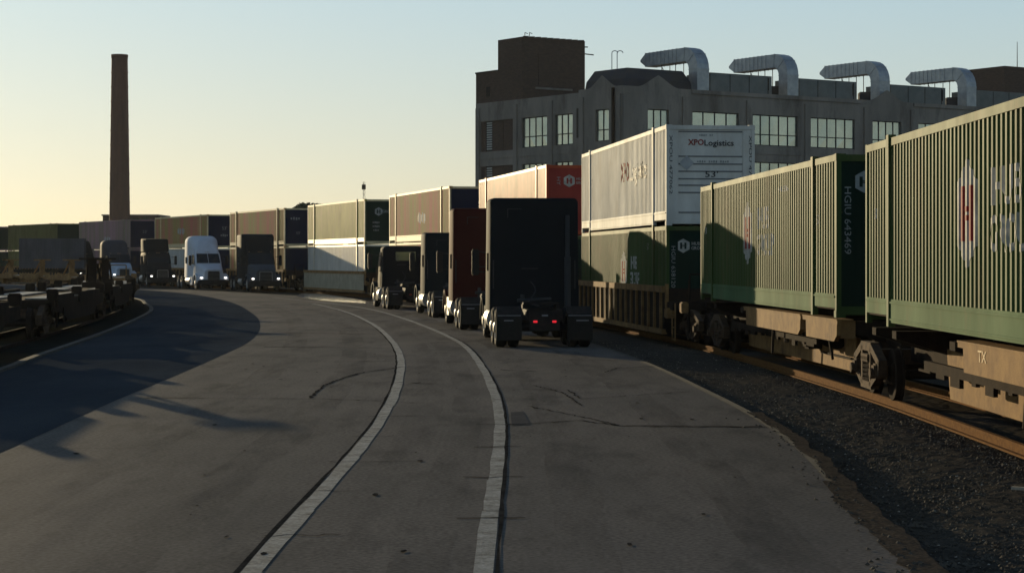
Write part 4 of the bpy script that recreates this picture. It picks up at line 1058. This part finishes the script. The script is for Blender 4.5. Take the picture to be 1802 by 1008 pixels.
# ducts, rooftop boxes
for i,(s) in enumerate((9.95,21.25,33.6,46.1)):
    o_ = K+U*s-nR*1.1
    inn = -nR; path = [Vector((*o_,17.9)), Vector((*o_,20.5))]
    for k in range(1,7):
        a = pi/2*k/6; path.append(Vector((*(o_+inn*(1.35*(1-cos(a)))), 20.5+1.55*sin(a))))
    for k in range(1,11): path.append(Vector((*(o_+inn*(1.35+k*.62)), 22.05)))
    side = Vector((*U,0)); hwid = .72; hh = .66
    rings = []
    for k,pnt in enumerate(path):
        a_ = path[max(0,k-1)]; b_ = path[min(len(path)-1,k+1)]; tdir = (b_-a_).normalized(); up = tdir.cross(side).normalized()
        if up.z < -.1 or (abs(up.z) < .1 and up.dot(Vector((*nR,0))) < 0): up = -up
        rings.append([pnt+side*sx*hwid+up*sz*hh for sx,sz in ((-1,-1),(1,-1),(1,1),(-1,1))])
    tip = [path[-1]+Vector((*inn,0))*.9+side*sx*hwid*.95+Vector((0,0,z_)) for sx,z_ in ((-1,-.15),(1,-.15),(1,.05),(-1,.05))]
    rings.append(tip)
    mb = MB(); vs = [p_ for r_ in rings for p_ in r_]
    mb.add(vs, [(q*4+j,q*4+(j+1)%4,(q+1)*4+(j+1)%4,(q+1)*4+j) for q in range(len(rings)-1) for j in range(4)]+[(3,2,1,0),tuple(len(vs)-4+j for j in range(4))])
    d_ = mb.build('duct', metal_grey, fb)
    mb = MB()                                    # flanges
    for q in [0,1,4,7]+list(range(9,len(rings)-1)):
        r_ = rings[q]; c_ = sum(r_, Vector())/4; e = [c_+(p_-c_)*1.045 for p_ in r_]
        if q+1 < len(rings): dvec = (sum(rings[q+1],Vector())/4-c_).normalized()*.06
        MB().add(e+[p_+dvec for p_ in e], [(0,1,5,4),(1,2,6,5),(2,3,7,6),(3,0,4,7),(3,2,1,0),(4,5,6,7)]).build('flange', metal_grey, d_)
    mb = MB(); 
    for k in (3.0,5.2):
        q = o_+inn*k
        mb.bar((*(q-U*.5),17.9),(*(q-U*.5),21.4),.07,.07); mb.bar((*(q+U*.5),17.9),(*(q+U*.5),21.4),.07,.07)
    mb.bar((*(o_+inn*3-U*.5),18),(*(o_+inn*5.2-U*.5),21.2),.05,.05); mb.bbox(*sorted(((o_+inn*2.2).x-.7,(o_+inn*2.2).x+.7)),(o_+inn*2.2).y-.6,(o_+inn*2.2).y+.6,17.9,19.6,.1)
    mb.build('duct_support', blue_roof, d_)
for a,b in ((11.2,18.9),(22.5,30.1),(34.9,42.7),(47.4,61.0)):
    mb = MB(); obox(mb,K,U,nR,a,b,-4.6,-.9,17.9,20.3); bx_ = mb.build('plant_box', clad_m, fb)
    mb = MB()
    for k in range(1,int((b-a)/2.4)+1): obox(mb,K,U,nR,a+k*2.4,a+k*2.4+.05,-.9,-.87,18.0,20.25)
    obox(mb,K,U,nR,b-.5,b-.4,-.9,-.85,18.9,20.1); mb.build('panel_seam', frame_m, bx_)
mb = MB(); obox(mb,K,U,nR,59.2,72,-14,-8.0,17.9,24.1); mb.build('brick_penthouse', brick, fb)
q = K+U*61.8-nR*8.5; MB().tube((q.x,q.y,24.1),(q.x,q.y,27.0),.05,.03,n=6).build('antenna', frame_m, fb)

# ------------------------------------------------------------------ trees behind the train, mast
def tree(x, y, h, rad, label):
    t = thing('tree', label, 'tree', (x,y,0), random.random()*6, 'trees behind the train')
    mb = MB(); mb.tube((0,0,0),(0,0,h*.55),.28,.16,n=8)
    cl = []
    for k in range(9):
        a = random.random()*6.28; e = Vector((cos(a)*rad*random.uniform(.3,.75), sin(a)*rad*random.uniform(.3,.75), h*random.uniform(.6,.93)))
        mb.tube((0,0,h*random.uniform(.3,.5)), e, .09, .03, n=5); cl.append((e, rad*random.uniform(.28,.5)))
    mb.build('trunk', bark, t)
    mb = MB()
    for c, r in cl:
        for _ in range(330):
            v = Vector([random.gauss(0,1) for _ in range(3)]); v = v.normalized()*r*random.random()**.4
            p = c+Vector((v.x,v.y,v.z*.8)); p.z = min(p.z, h+random.uniform(-.3,.1)); s = random.uniform(.16,.36)
            a = Vector([random.gauss(0,1) for _ in range(3)]).normalized(); b = a.orthogonal().normalized(); d = a.cross(b)
            mb.add([p-b*s,p-d*s*.6,p+b*s,p+d*s*.6], [(0,1,2,3)])
    mb.build('crown', leaf_m, t)
TR = [(-54.5,300,9.2,3.0,'low dark tree just right of the chimney foot'),(-57.8,305,9.4,2.4,'dark tree top touching the chimney house'),(-37.6,290,9.4,3.2,'thin tree top left of the higher clump behind the train'),
      (-33.5,292,10.4,3.2,'dark rounded tree top behind the navy stacked end, left part of the clump'),(-30.4,290,10.6,3.0,'dark tree top behind the navy stacked end, right part of the clump'),(-35.5,296,9.9,3.0,'tree at the middle of the clump behind the train')]
for a in TR: tree(*a)
mt = thing('radio_mast', 'very thin lattice mast on the skyline above the olive container', 'mast', (-30.3,400,0))
mb = MB()
for k in range(3):
    a = 2*pi*k/3; mb.bar((.35*cos(a),.35*sin(a),0),(.2*cos(a),.2*sin(a),18.2),.06,.06)
for z in range(0,18,1):
    for k in range(3):
        a, b = 2*pi*k/3, 2*pi*(k+1)/3; mb.bar((.3*cos(a),.3*sin(a),z),(.3*cos(b),.3*sin(b),z+1),.03,.03)
mb.build('lattice', frame_m, mt); MB().box(-.4,.4,-.1,.1,16.6,17.6).build('aerial', frame_m, mt)

# ------------------------------------------------------------------ evening haze
hz = MB().box(-710,710,-710,710,-1.5,46).build('haze', mat('haze', (.5,.5,.5)))
hm = bpy.data.materials.new('evening haze'); hm.use_nodes = True; hn = hm.node_tree.nodes; hn.clear()
ho = hn.new('ShaderNodeOutputMaterial'); hv = hn.new('ShaderNodeVolumePrincipled'); hv.inputs['Density'].default_value = .00006
hv.inputs['Color'].default_value = (.88,.93,.98,1); hv.inputs['Anisotropy'].default_value = .3
hm.node_tree.links.new(hv.outputs[0], ho.inputs['Volume']); hz.data.materials.clear(); hz.data.materials.append(hm); tag(hz, kind='stuff')
